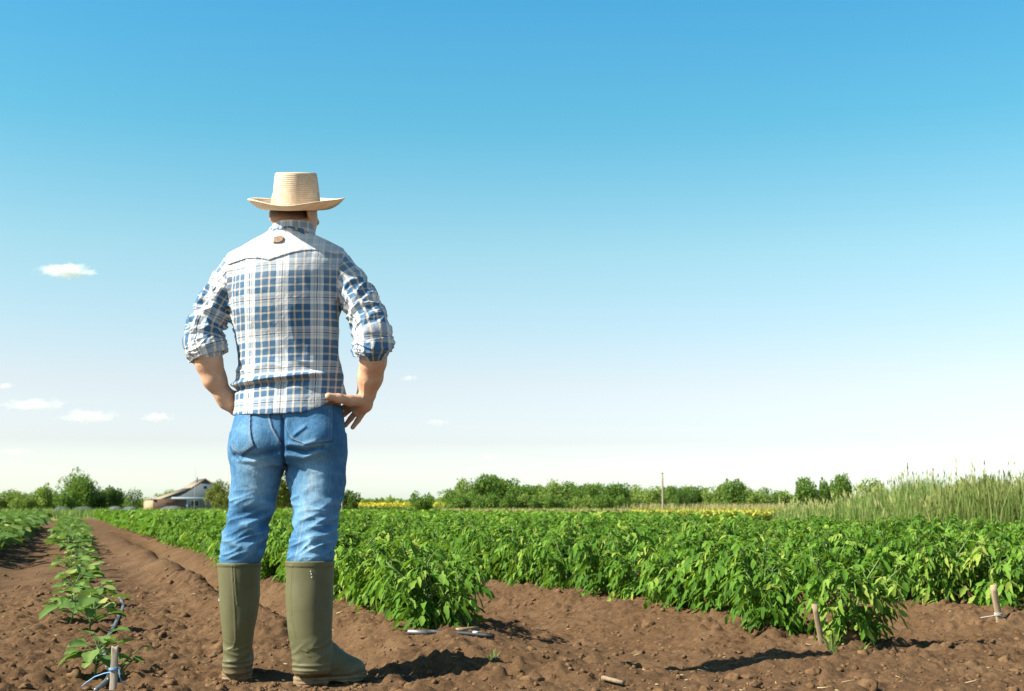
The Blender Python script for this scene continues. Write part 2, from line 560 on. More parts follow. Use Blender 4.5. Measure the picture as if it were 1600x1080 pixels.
TORSO = Loft(rows([(350, 428, 489, -.012, .074, 2.0), (362, 420, 491, -.008, .078, 2.0), (370, 408, 497, .0, .08, 2.1), (380, 389, 517, .002, .09, 2.1),
    (392, 373, 532, .0, .104, 2.1), (406, 363, 539, -.006, .118, 2.08), (428, 357, 539, -.01, .127, 2.08), (455, 356, 533, -.01, .13, 2.08), (480, 360, 530.5, -.006, .13, 2.08),
    (506, 364, 529.5, .0, .125, 2.08), (530, 369, 528.5, .008, .12, 2.08), (553, 372, 528, .012, .118, 2.08), (574, 371, 532, .012, .118, 2.08), (588, 368.5, 536, .01, .121, 2.08),
    (600, 368.5, 536.5, .008, .121, 2.08), (618, 368, 541, .004, .125, 2.08), (640, 366.5, 541, .0, .131, 2.08), (665, 361, 541, -.004, .134, 2.08)]))
ARM_L = [wp(376, 420, 0), wp(353, 448, .0), wp(335, 478, -.005), wp(322, 510, -.015), wp(318, 534, -.02), wp(324, 551, -.018)]
RAD_L = np.array([31, 26.5, 23.5, 26, 27.5, 24]) * PXM
ARM_R = [wp(522, 419, 0), wp(545, 443, -.015), wp(562, 470, -.04), wp(575, 498, -.065), wp(582, 522, -.085), wp(583, 544, -.085)]
RAD_R = np.array([31, 26.5, 25.5, 26.5, 28, 26]) * PXM
HEM = np.array([qxz(*q) for q in [(340, 645), (368, 647), (420, 648), (475, 645), (500, 635), (512, 627), (545, 620), (570, 620)]])

def arm_uv(P, pts):
    """distance along the arm and angle round it"""
    bd = np.full(len(P), 1e9); s = np.zeros(len(P)); ang = np.zeros(len(P)); acc = 0.0
    for a, b in zip(pts[:-1], pts[1:]):
        ab = b - a; L = np.linalg.norm(ab); t = np.clip(((P - a) @ ab) / L ** 2, 0, 1)
        v = P - a - t[:, None] * ab; d = np.linalg.norm(v, axis=1)
        ax = ab / L; e1 = np.cross(ax, [0, 1, 0]); e1 /= np.linalg.norm(e1); e2 = np.cross(ax, e1)
        m = d < bd
        bd = np.where(m, d, bd); s = np.where(m, acc + t * L, s)
        ang = np.where(m, np.arctan2(v @ e1, -(v @ e2) * np.sign(e2[1])), ang); acc += L
    return s, ang, bd

def shirt_base(P, k=0.03):
    t = TORSO.d(P)
    l, r = tube_d(P, ARM_L, RAD_L, .02), tube_d(P, ARM_R, RAD_R, .02)
    return smin(smin(t, l, k), r, k)

def shirt_wrinkle(P):
    w = np.zeros(len(P))
    back = np.clip((YM + .02 - P[:, 1]) / .05, 0, 1)
    # sleeves: folds that ring the arm, deeper towards the elbow
    for pts, rad, sd in ((ARM_L, RAD_L, 3), (ARM_R, RAD_R, 11)):
        s, a, d = arm_uv(P, pts)
        m = np.clip(2.5 - d / .045, 0, 1) * np.clip((s - .03) / .12, 0, 1) * np.clip((.325 - s) / .03, 0, 1)
        Q = np.stack([np.cos(a) * 1.1, np.sin(a) * 1.1, s * 26 + .9 * np.cos(a + sd)], 1)
        Q2 = np.stack([np.cos(a) * 2.2, np.sin(a) * 2.2, s * 45 + 1.5 * np.sin(a)], 1)
        w += m * (.016 * (fold(Q, sd, 1.7) - .4) + .005 * (fold(Q2, sd + 1, 2) - .35))
    # torso: soft drape, diagonal pulls to the armpits, blousing above the waist
    tz = np.clip(1 - np.maximum(np.abs(P[:, 0] - TORSO.at(P[:, 2])[0]) / .2 - .9, 0) * 8, 0, 1)
    x0 = P[:, 0] - qxz(450, 500)[0]; z = P[:, 2]
    sx = np.abs(x0)
    diag = np.stack([(sx * .8 - z) * 16, (sx + z * .7) * 3.2, P[:, 1] * 3], 1)
    armpit = np.clip((sx - .06) / .1, 0, 1) * np.exp(-((z - qxz(450, 480)[1]) / .12) ** 2)
    w += tz * armpit * .006 * (fold(diag, 21, 2) - .3)
    drape = np.stack([P[:, 0] * 14 + z * 3, P[:, 1] * 6, z * 4.5], 1)
    w += tz * .004 * (fold(drape, 31, 1.6) - .4) * np.clip((qxz(450, 400)[1] - z) / .15, 0, 1)
    low = np.exp(-((z - qxz(450, 575)[1]) / .06) ** 2)
    w += tz * low * .008 * (fold(np.stack([P[:, 0] * 7, P[:, 1] * 6, z * 22 + P[:, 0] * 5], 1), 41, 2) - .35)
    fx = np.interp(P[:, 0], [qxz(366, 600)[0], qxz(400, 597)[0], qxz(450, 595)[0], qxz(497, 588)[0]], [qxz(366, 603)[1], qxz(400, 598)[1], qxz(450, 593)[1], qxz(497, 588)[1]])
    s = z - fx
    m = back * np.clip((qxz(507, 590)[0] - P[:, 0]) / .05, 0, 1)
    w += m * (.019 * np.exp(-((s - .011) / .010) ** 2) - .013 * np.exp(-((s + .007) / .008) ** 2))
    w += .0012 * fbm(P * 40, 3, 5)
    return w

def shirt_d(P):
    d = shirt_base(P) - shirt_wrinkle(P)
    return np.maximum(d, np.interp(P[:, 0], HEM[:, 0], HEM[:, 1]) - P[:, 2])

PELVIS = Loft(rows([(630, 372, 533, .004, .112, 2.3), (645, 369, 536, .0, .118, 2.3), (668, 363.5, 538.5, -.002, .124, 2.3), (694, 358.5, 540, -.004, .126, 2.3), (712, 359, 540, -.002, .12, 2.3), (728, 366, 532, 0, .1, 2.2)]))
LEG_L = Loft(rows([(680, 363, 452, .0, .105, 2.2), (710, 360, 449.5, .0, .104, 2.2), (736, 361.5, 443.5, .0, .098, 2.2), (750, 363, 438.5, .003, .094, 2.2), (775, 360, 431.5, .007, .088, 2.2), (794, 357, 428.5, .01, .083, 2.2),
    (813, 354, 423.5, .013, .079, 2.2), (837, 349.5, 418.5, .016, .077, 2.2), (860, 345.5, 412.5, .018, .075, 2.2), (875, 343.5, 408, .02, .074, 2.2), (884, 345, 403.5, .02, .07, 2.2), (915, 346, 402, .02, .066, 2.2)]))
LEG_R = Loft(rows([(680, 452, 539.5, .0, .105, 2.2), (710, 449.5, 540.5, -.003, .104, 2.2), (736, 446.5, 540.5, -.008, .098, 2.2), (750, 449, 540, -.012, .094, 2.2), (772, 454, 537, -.02, .088, 2.2), (796, 457.5, 530, -.03, .083, 2.2),
    (813, 458, 526, -.04, .079, 2.2), (833, 457.5, 525, -.05, .077, 2.2), (852, 452, 523.5, -.06, .075, 2.2), (872, 449, 521, -.068, .074, 2.2), (882, 451, 517, -.07, .07, 2.2), (915, 450, 517, -.075, .066, 2.2)]))

def jeans_base(P):
    d = PELVIS.d(P)
    d = smin(d, ell_d(P, wp(408, 690, -.045), (.088, .09, .085)), .03)
    d = smin(d, ell_d(P, wp(492, 688, -.05), (.092, .09, .085)), .03)
    l, r = LEG_L.d(P), LEG_R.d(P)
    return smin(d, smin(l, r, .006), .02)

def jeans_wrinkle(P):
    w = np.zeros(len(P)); z = P[:, 2]
    for c, sd, x0 in ((LEG_L, 51, 392), (LEG_R, 57, 490)):
        cx, a, cy, b, n = c.at(z)
        m = np.clip(1.5 - np.abs(P[:, 0] - cx) / (a * 1.15) , 0, 1); m = np.minimum(m * 3, 1)
        ang = np.arctan2(P[:, 0] - cx, -(P[:, 1] - cy))
        k = np.clip((qxz(x0, 765)[1] - z) / .10, 0, 1) * np.clip((z - qxz(x0, 874)[1]) / .035, 0, 1)
        k2 = np.clip((qxz(x0, 755)[1] - z) / .06, 0, 1) * np.clip((z - qxz(x0, 880)[1]) / .02, 0, 1)
        Q = np.stack([np.cos(ang) * .45 + sd, np.sin(ang) * .45, z * 19 + .55 * np.sin(ang * 1.3 + sd) + .25 * vnoise(P * 7, sd)], 1)
        w += m * k * .0115 * (fold(Q, sd, 1.7) - .42)
        Q2 = np.stack([np.cos(ang) * .8 + sd, np.sin(ang) * .8, z * 31 - .8 * np.sin(ang * 1.2)], 1)
        w += m * k2 * .007 * (fold(Q2, sd + 1, 1.8) - .38)
        th = np.exp(-((z - qxz(x0, 745)[1]) / .07) ** 2)
        w += m * th * .004 * (fold(np.stack([P[:, 0] * 7, P[:, 1] * 7, z * 13 + P[:, 0] * 6], 1), sd + 2, 2) - .3)
    # crease under each seat half, smiles at the thigh
    back = np.clip((YM - P[:, 1]) / .05, 0, 1)
    def crease(pts, amp, wd):
        l = line_d(P[:, 0], z, [qxz(*p) for p in pts])
        return amp * np.exp(-(l / wd) ** 2)
    w += back * (crease([(452, 702), (480, 707), (505, 699)], -.009, .009) + crease([(455, 694), (475, 697), (495, 690)], .006, .009) + crease([(448, 712), (475, 716), (500, 706)], .006, .008)
                 + crease([(365, 711), (395, 714), (420, 708), (440, 702)], -.006, .01) + crease([(372, 720), (400, 722)], .004, .008)
                 + crease([(462, 680), (478, 668)], .005, .007) + crease([(444, 650), (444, 690), (443, 735)], -.008, .007) + crease([(420, 648), (427, 670), (437, 690)], .0025, .004))
    w += .001 * fbm(P * 55, 3, 8)
    return w

def jeans_d(P):
    d = jeans_base(P) - jeans_wrinkle(P)
    return np.maximum(d, P[:, 2] - qxz(450, 630)[1])

# ------------------------------------------------------------------ boots
def boot_parts(side):
    if side < 0:
        sh = Loft(rows([(879, 340.5, 408, .02, .079, 2.1), (892, 341, 407, .02, .078, 2.1), (935, 343, 404.5, .02, .075, 2.1), (960, 344.5, 402, .02, .07, 2.1), (985, 347, 397.5, .022, .064, 2.1),
                        (1005, 349.5, 393.5, .026, .058, 2.1), (1020, 350.5, 391, .03, .056, 2.1), (1036, 349, 390, .035, .056, 2.1), (1052, 350, 388, .04, .055, 2.1)]))
        heel = ground_at(366, 1066); heel[1] += .045
        fd = np.array([-.16, .987, 0])
    else:
        sh = Loft(rows([(876, 446.5, 522, -.07, .08, 2.1), (890, 447, 521.5, -.07, .079, 2.1), (935, 447, 520, -.072, .077, 2.1), (960, 448.5, 519, -.074, .072, 2.1), (985, 450.5, 518, -.076, .065, 2.1),
                        (1005, 454, 518, -.078, .058, 2.1), (1020, 457.5, 519, -.08, .055, 2.1), (1036, 458, 519, -.08, .053, 2.1), (1052, 458, 517, -.08, .05, 2.1)]))
        heel = ground_at(478, 1073); heel[1] += .052
        fd = np.array([.93, .368, 0])
    sd = np.array([fd[1], -fd[0], 0])
    return sh, heel, fd, sd

def boot_d(P, side, full=True):
    sh, H, fd, sd = boot_parts(side)
    up = np.array([0, 0, 1.0])
    d = sh.d(P)
    pt = lambda f, z, s=0: H + fd * f + sd * s + up * z
    foot = tube_d(P, [pt(-.004, .055), pt(.065, .053), pt(.13, .043), pt(.165, .043)], [.046, .044, .042, .037], .02)
    foot = smin(foot, tube_d(P, [pt(.03, .13), pt(.075, .085), pt(.135, .05)], [.048, .043, .037], .03), .03)
    d = smin(d, foot, .022)
    d = smin(d, tube_d(P, [pt(.0, .05), pt(-.002, .075)], [.047, .046]), .01)
    d = np.maximum(d, .022 + .012 * np.clip(((P - H) @ fd - .11) / .1, 0, 1) ** 2 - P[:, 2] + H[2])
    return d

def boot_detail(P, side):
    """moulded ribs: top band, back stripe, ankle rings; soft dents"""
    x, z = P[:, 0], P[:, 2]
    dy = .02 if side < 0 else -.07
    back = np.clip((YM + dy + .02 - P[:, 1]) / .03, 0, 1)
    Z = lambda px, py: qxz(px, py, dy - .07)
    w = np.zeros(len(P))
    w += .0022 * (z > qxz(400, 886, dy - .07)[1])
    L = ([[(363, 884), (365, 920), (367, 960), (367, 1000), (362, 1015), (352, 1016)], [(367, 884), (369, 925), (371, 945)], [(353, 1017), (362, 1012)]] if side < 0 else
         [[(455, 884), (453, 925), (454, 965), (460, 1000), (470, 1016), (480, 1019)], [(451, 884), (449.5, 925), (451, 970)], [(478, 1024), (484, 1027)]])
    for l in L: w += back * .0022 * np.exp(-(line_d(x, z, [Z(*p) for p in l]) / .0022) ** 2)
    w += .004 * fbm(P * np.array([9, 9, 7]), 2, 60 + side)
    sh, H, fd, sd = boot_parts(side)
    h = z - H[2]; near = np.clip(1 - ((P - H) @ fd - .02) / .06, 0, 1)
    w += near * .0035 * (np.exp(-((h - .075) / .004) ** 2) + np.exp(-((h - .058) / .004) ** 2))
    fl = (P - H) @ fd
    cr_ = np.exp(-((h - .135 - .35 * fl) / .035) ** 2)
    w += cr_ * .005 * (fold(np.stack([(P - H) @ sd * 9 + side, fl * 9, h * 34 - fl * 16], 1), 66 + side, 2) - .3)
    w += .002 * np.exp(-((h - .036 - .02 * np.clip((fl - .1) / .1, 0, 1) ** 2) / .004) ** 2)
    return w

def sole_d(P, side):
    sh, H, fd, sd = boot_parts(side)
    q = P - H; f, s, z = q @ fd, q @ sd, q[:, 2]
    hw = np.interp(f, [-.05, 0, .06, .13, .17, .21], [.046, .049, .042, .047, .041, .03])
    hw = hw * np.sqrt(np.clip(1 - np.clip((f - .16) / .048, 0, 1) ** 2, 0, 1)) * np.sqrt(np.clip(1 - np.clip((-f) / .052, 0, 1) ** 2, 0, 1))
    toe = .012 * np.clip((f - .11) / .1, 0, 1) ** 2
    bot = np.where(f < .055, -.012, np.interp(f, [.055, .062, .1, .13, .25], [-.012, .014, .012, .004, .006])) + toe
    d = np.maximum(np.maximum(np.abs(s) - hw - .003, z - .03 - toe), bot - z)
    d = np.maximum(d, np.maximum(f - .207, -.052 - f))
    return d + .002 * np.sin(z * 500) * (np.abs(s) > hw * .8)

# ------------------------------------------------------------------ body (one continuous skin under the clothes)
YAW = math.radians(31)
FD = np.array([math.sin(YAW), math.cos(YAW), 0.0]); SD = np.array([math.cos(YAW), -math.sin(YAW), 0.0]); UP = np.array([0, 0, 1.0])
HC = wp(460, 321, .015)
HR = np.stack([SD, FD, UP], 1)
def hp(s, f, u): return HC + SD * s + FD * f + UP * u
def head_d(P):
    d = ell_d(P, hp(0, -.004, .0), (.073, .092, .1), HR)
    d = smin(d, ell_d(P, hp(0, .03, -.06), (.059, .066, .058), HR), .04)
    d = smin(d, ell_d(P, hp(0, .072, -.1), (.028, .024, .02), HR), .03)
    d = smin(d, tube_d(P, [hp(0, .098, -.002), hp(0, .122, -.04)], [.009, .014]), .012)                    # nose
    d = smin(d, tube_d(P, [hp(-.045, .078, .022), hp(0, .096, .022), hp(.045, .078, .022)], [.01, .012, .01]), .015)  # brow
    for s in (-1, 1):
        d = -smin(-d, ell_d(P, hp(s * .032, .1, .0), (.016, .013, .011), HR), .012)                        # eye socket
        d = np.minimum(d, ell_d(P, hp(s * .032, .081, .0), (.0125, .0125, .0125)))
    d = smin(d, ell_d(P, hp(0, .092, -.066), (.026, .01, .007), HR), .006)
    d = smin(d, ell_d(P, hp(0, .09, -.079), (.022, .01, .008), HR), .005)
    return d
def headneck_d(P):
    neck = tube_d(P, [hp(0, -.028, -.055), wp(462, 372, .01), wp(460, 392, .0)], [.056, .058, .065], .02)
    h = smin(head_d(P), neck, .028)
    return smin(h, tube_d(P, [hp(0, -.066, -.05), wp(462, 385, -.015)], [.026, .03]), .03)
def ear_d(P, s):
    a = -math.radians(32) * s
    e1 = SD * math.cos(a) - FD * math.sin(a); e2 = FD * math.cos(a) + SD * math.sin(a)
    R = np.stack([e1, e2, UP], 1)
    c = hp(s * .082, -.016, -.03)
    o = ell_d(P, c, (.0075, .021, .032), R)
    o = smin(o, ell_d(P, c - UP * .025 + FD * .004, (.006, .009, .011), R), .006)
    return np.maximum(o, -ell_d(P, c + e1 * s * .008 + e2 * .003, (.006, .011, .019), R))
def px(*l): return np.array(l) * PXM
def hands_d(P):
    d = tube_d(P, [wp(320, 538, -.02), wp(326, 565, -.015), wp(335, 592, .0), wp(349, 617, .02)], px(21, 20.5, 17.5, 13), .02)
    hl = tube_d(P, [wp(349, 617, .015), wp(355, 626, .03), wp(361, 632, .06)], px(13.5, 14, 12), .012)
    hl = smin(hl, tube_d(P, [wp(357, 616, .01), wp(367, 618, .05), wp(377, 626, .10)], px(8, 6.5, 5)), .012)
    for a, b, c in (((357, 638, .03), (366, 644, .055), (374, 646, .11)), ((361, 635, .06), (369, 640, .1), (382, 642, .145)), ((364, 630, .075), (372, 634, .12), (390, 637, .15)), ((365, 625, .08), (374, 628, .13), (395, 631, .155))):
        hl = smin(hl, tube_d(P, [wp(*a), wp(*b), wp(*c)], px(5.2, 4.6, 4)), .006)
    d = smin(d, hl, .012)
    r = tube_d(P, [wp(584, 538, -.09), wp(583, 565, -.065), wp(578.5, 590, -.03), wp(573, 614, -.005)], px(22, 19.5, 18.5, 15), .02)
    h = tube_d(P, [wp(572, 618, .0), wp(569, 632, .012), wp(560, 641, .035)], px(13.5, 12.5, 10.5), .012)
    h = smin(h, tube_d(P, [wp(565, 630, .02), wp(552, 634, .06)], px(9, 8.5)), .012)
    h = smin(h, tube_d(P, [wp(568, 626, -.01), wp(546, 626, -.062), wp(529, 622.5, -.098), wp(513, 619, -.122)], px(10, 8.2, 6.6, 5.2), .01), .012)
    for a, b, c in (((567, 645, .024), (559, 657, .04), (551, 668, .048)), ((557, 643, .046), (548, 654, .066), (539.5, 665, .076)), ((549, 638, .06), (538, 647, .092), (528, 655, .118)), ((545, 633, .07), (532, 639, .107), (518, 643, .132))):
        f_ = tube_d(P, [wp(*a), wp(*b), wp(*c)], px(4.9, 4.5, 3.6), .003)
        f_ -= .0012 * np.exp(-(np.linalg.norm(P - wp(*b), axis=1) / .008) ** 2)          # knuckle
        h = smin(h, f_, .0035)
    r = smin(r, h, .012)
    # tendons at the wrist
    r -= .0018 * np.exp(-(np.minimum(line_d(P[:, 0], P[:, 2], [qxz(571, 600, -.04), qxz(568, 622, -.04)]), 1) / .004) ** 2) * (P[:, 1] < YM - .01)
    return np.minimum(d, r)
def body_d(P):
    d = np.minimum(shirt_base(P) + .02, TORSO.d(P) + .02)
    d = smin(d, jeans_base(P) + .02, .02)
    for s in (-1, 1): d = smin(d, boot_d(P, s) + .016, .02)
    h = headneck_d(P)
    for s in (-1, 1): h = smin(h, ear_d(P, s), .006)
    d = smin(d, h, .012)
    return smin(d, hands_d(P), .006) + .0005 * fbm(P * 120, 2, 3)

lo_, hi_ = wp(270, 1085, -.3), wp(630, 255, .32)
lo_ = np.array([wp(262, 800)[0], YM - .30, -.03]); hi_ = np.array([wp(640, 800)[0], YM + .32, hi_[2]])

m = Mat('skin')
cr = m.mix(m.ramp(m.noise(30, 4), [(.35, 0.0), (.7, 1.0)]), (.68, .41, .265), (.60, .32, .20))
fr = m.mix(m.ramp(m.noise(180, 3), [(.62, 0.0), (.75, .25)]), cr, (.30, .13, .07))
mp = m.n('Mapping'); mp.inputs['Scale'].default_value = (700, 700, 60); m.l(m.obj(), mp.inputs[0])
hr = m.ramp(m.noise(1.0, 3, .7, mp.outputs[0]), [(.56, 0.0), (.72, .38)])
fr = m.mix(hr, fr, (.24, .13, .07))
m.set(fr, .55, m.bump(m.noise(34, 4, .6), .25, .004, m.bump(m.noise(420, 4, .7), .25, .0014)), .35)
m.p.inputs['Subsurface Weight'].default_value = .05
m.p.inputs['Subsurface Radius'].default_value = (.012, .005, .003)
m.p.inputs['Subsurface Scale'].default_value = .6
SKIN = m.m

v, q = mesh_sdf(body_d, lo_, hi_, .003)
person = add_obj('person', make_mesh('person', v, q, SKIN, True))
tag(person, 'farmer in straw hat, plaid shirt, jeans and rubber boots, standing with hands on hips', 'person')

# short cropped hair, faded at the nape
def hair_d(P):
    d = headneck_d(P) - .0035 - .001 * vnoise(P * 160, 4)
    u = (P - HC) @ UP; f = (P - HC) @ FD; s = np.abs((P - HC) @ SD)
    line = -.083 + .035 * np.clip((f + .06) / .06, 0, 1) + .006 * vnoise(P * 60, 9)
    line = np.where(f > -.005, -.01 + .05 * np.clip(f / .05, 0, 1), line)
    d = np.maximum(d, (line - u) * .8)
    return np.maximum(np.maximum(d, f - .06), u + .022)
v, q = mesh_sdf(hair_d, HC - .14, HC + np.array([.14, .14, .13]), .0025)
me = make_mesh('hair', v, q, None, True)
u = (v - HC) @ UP
set_attr(me, 'fade', 'FLOAT', 'POINT', np.clip((u + .086) / .05, 0, 1))
m = Mat('hair')
n = m.math('ADD', m.math('MULTIPLY', m.noise(260, 3, .7), .9), m.math('SUBTRACT', m.attr('fade').outputs['Fac'], .62))
m.set(m.mix(m.ramp(n, [(.15, 0.0), (.55, 1.0)]), (.36, .19, .11), (.06, .038, .024)), .6, m.bump(m.noise(500, 3, .8), .6, .002), .3)
me.materials.append(m.m)
add_obj('hair', me, person)

# ------------------------------------------------------------------ shirt
PER = 53.0 * PXM                                       # repeat of the plaid
_th = np.linspace(-np.pi / 2, np.pi / 2, 400)
_ex, _ey = .205 * np.sin(_th), .125 * np.cos(_th)
_arc = np.concatenate([[0], np.cumsum(np.hypot(np.diff(_ex), np.diff(_ey)))]); _arc -= np.interp(0, _th, _arc)
XC0 = qxz(450, 480)[0]
def shoulder_glare(P):
    """blown-out sunlight on the shoulders, painted into the cloth as a paler colour"""
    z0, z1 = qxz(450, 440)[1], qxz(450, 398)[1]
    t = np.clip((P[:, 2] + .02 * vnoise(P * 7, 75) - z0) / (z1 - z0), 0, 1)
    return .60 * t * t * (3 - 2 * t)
def plaid_torso(P):
    x = P[:, 0] - XC0 + .004 * fbm(P * 9, 2, 71)
    u = np.interp(x, _ex, _arc)
    u = u - np.interp(qxz(415, 480)[0] - XC0, _ex, _arc)
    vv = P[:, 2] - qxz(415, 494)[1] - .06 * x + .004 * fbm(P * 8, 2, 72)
    return np.stack([u / PER + .5, vv / PER + .5, shoulder_glare(P)], 1)
def plaid_arm(P, pts, ph):
    s, a, d = arm_uv(P, pts)
    return np.stack([a * .058 / PER + ph + .03 * vnoise(P * 14, 73), s / PER * 1.0 + .3 + .03 * vnoise(P * 14, 74), .5 * shoulder_glare(P)], 1)

def plaid_mat():
    m = Mat('plaid cotton')
    uv = m.attr('plaid').outputs['Vector']
    sp = m.n('SeparateXYZ'); m.l(uv, sp.inputs[0])
    W_, B_, T_, K_, G_ = (.80, .78, .74), (.006, .098, .225), (.62, .48, .32), (.05, .06, .09), (.50, .525, .565)
    def prof(c, t):
        f = m.math('FRACT', c)
        return m.ramp(f, [(0, K_), (.016, W_), (.045, G_), (.10, W_), (.186, B_), (.352, t), (.412, B_), (.588, t), (.648, B_), (.814, W_), (.90, G_), (.955, W_), (.984, K_)], 'CONSTANT')
    a = prof(sp.outputs[0], T_)
    b = prof(sp.outputs[1], (.70, .62, .50))
    c = m.mix(.40, a, b)
    # yarn: fine mottling of the weave and a washed look
    wv = m.noise(900, 2, .6)
    c = m.mix(m.ramp(wv, [(.3, 0.0), (.7, .14)]), c, (.60, .62, .63))
    c = m.mix(m.ramp(m.noise(14, 4), [(.4, 0.0), (.8, .08)]), c, (.75, .74, .72))
    c = m.mix(sp.outputs[2], c, (.76, .75, .73))  # whitens the plaid by the painted shoulder sunlight
    n = m.bump(m.noise(700, 3, .7), .25, .0012)
    n = m.bump(m.noise(55, 4, .6, dist=1.2), .35, .006, n)
    m.set(c, .92, n, .15)
    m.p.inputs['Sheen Weight'].default_value = .15
    return m.m
PLAID = plaid_mat()

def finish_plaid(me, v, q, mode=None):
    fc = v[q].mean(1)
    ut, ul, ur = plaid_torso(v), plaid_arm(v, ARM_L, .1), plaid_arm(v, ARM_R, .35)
    if mode != 'T':                                    # the painted sunlight stays full only on the yoke
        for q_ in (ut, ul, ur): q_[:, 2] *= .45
    if mode == 'L': cl = np.ones(len(q), int)
    elif mode == 'R': cl = np.full(len(q), 2)
    elif mode == 'T': cl = np.zeros(len(q), int)
    else:
        zt = np.interp(fc[:, 2], SEAM_Z, SEAM_L), np.interp(fc[:, 2], SEAM_Z, SEAM_R)
        cl = np.where(fc[:, 0] < zt[0], 1, np.where(fc[:, 0] > zt[1], 2, 0))
    A = np.stack([ut, ul, ur])
    cor = A[cl[:, None], q]
    set_attr(me, 'plaid', 'FLOAT_VECTOR', 'CORNER', cor.reshape(-1, 3))
    return cl
_sz = [(387, 340, 538), (400, 347, 533), (420, 350, 526), (445, 350, 524), (465, 350, 526), (490, 357, 531), (512, 365, 531), (530, 360, 538), (560, 358, 540), (600, 345, 548), (650, 330, 560)]
SEAM_Z = np.array([qxz(450, s[0])[1] for s in _sz])[::-1]
SEAM_L = np.array([qxz(s[1], s[0])[0] for s in _sz])[::-1]
SEAM_R = np.array([qxz(s[2], s[0])[0] for s in _sz])[::-1]

def shirt_full(P):
    d = shirt_d(P)
    # armhole seam: a narrow groove where sleeve meets body, on the back
    back = P[:, 1] < YM + .06
    g = np.zeros(len(P))
    for S in (SEAM_L, SEAM_R):
        e = np.abs(P[:, 0] - np.interp(P[:, 2], SEAM_Z, S))
        g = np.maximum(g, np.exp(-(e / .004) ** 2) * (P[:, 2] > qxz(450, 485)[1]))
    return d + g * back * .003
v, q = mesh_sdf(shirt_full, lo_, hi_, .003)
me = make_mesh('shirt', v, q, PLAID, True)
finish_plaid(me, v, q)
shirt = add_obj('shirt', me, person)

# yoke: a second layer of cloth over the shoulders with a pointed western seam
YOKE = [qxz(*p) for p in [(353, 411), (384, 404), (405, 404.5), (422, 408.5), (440, 402), (456, 396.5), (474, 392), (491, 390), (508, 391), (522, 395), (534, 391), (530, 376), (505, 362), (430, 356), (400, 368), (370, 385), (348, 402)]]
def yoke_d(P):
    b = shirt_base(P) - .7 * shirt_wrinkle(P)
    d = np.maximum(b - .0045, -b - .002)
    return np.maximum(np.maximum(d, poly_d(P[:, 0], P[:, 2], YOKE)), P[:, 1] - YM - .03)
v, q = mesh_sdf(yoke_d, wp(340, 420, -.2) - [0, 0, .05], wp(550, 345, .1) + [0, 0, .06], .0025)
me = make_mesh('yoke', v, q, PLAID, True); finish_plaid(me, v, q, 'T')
yoke = add_obj('yoke', me, shirt)
# locker loop: a small brown leather tab under the collar
def tab_d(P):
    b = shirt_base(P) - .7 * shirt_wrinkle(P)
    pd = poly_d(P[:, 0], P[:, 2], [qxz(*p) for p in [(427, 369), (437, 366.5), (442, 369), (441.5, 376), (437, 378.5), (426, 379)]])
    return np.maximum(np.abs(b - .008) - .0035, pd)
v, q = mesh_sdf(tab_d, wp(422, 385, -.16), wp(447, 362, -.02), .0015)
m = Mat('brown leather'); m.set(m.mix(m.ramp(m.noise(90, 4), [(.35, 0.0), (.65, 1.0)]), (.16, .09, .05), (.30, .20, .13)), .7, m.bump(m.noise(300, 3), .3, .001))
add_obj('collar_tab', make_mesh('collar_tab', v, q, m.m, True), shirt)

# collar: stand rising round the neck and folded outwards
def collar():
    g = Geo(); N = 72
    c = wp(457, 364, .0)
    prof = np.array([(0, -.022), (.001, .004), (.003, .022), (.007, .026), (.012, .021), (.018, .006), (.023, -.010), (.0235, -.013), (.0205, -.012), (.015, .004), (.0095, .017), (.0065, .019), (.004, .003), (.003, -.022)])
    ph = np.linspace(0, 2 * np.pi, N, endpoint=False)
    V = []
    for p in ph:
        k = (1 - math.cos(p)) / 2
        r = .061 + .006 * k
        up = .012 - .050 * k + .003 * math.sin(p * 3) - .030 * max(0, math.sin(p)) + .004 * min(0, math.sin(p))
        pr = prof.copy(); pr[:, 0] *= 1 + .25 * math.sin(p) ** 2; 
        rad = r + pr[:, 0]
        V.append(np.stack([c[0] + rad * math.sin(p) * 1.04, c[1] - rad * math.cos(p) * 1.0 - .004, c[2] + pr[:, 1] + up], 1))
    V = np.array(V); V += .0015 * vnoise(V.reshape(-1, 3) * 45, 2).reshape(N, -1, 1)
    k = V.shape[1]; i = np.arange(N)[:, None] * k; i2 = (np.arange(N)[:, None] + 1) % N * k; j = np.arange(k)[None]; j2 = (j + 1) % k
    qd = np.stack([i + j, i2 + j, i2 + j2, i + j2], -1).reshape(-1, 4)
    P = V.reshape(-1, 3)
    me = make_mesh('collar', P, qd, PLAID, True)
    arc = np.repeat(ph, k) * .07 / PER; h = np.tile(np.arange(k) * .009, N) / PER
    set_attr(me, 'plaid', 'FLOAT_VECTOR', 'CORNER', np.stack([arc + .2, h * 1.0 + .05, 0 * h], 1)[qd].reshape(-1, 3))
    return add_obj('collar', me, shirt)
collar()

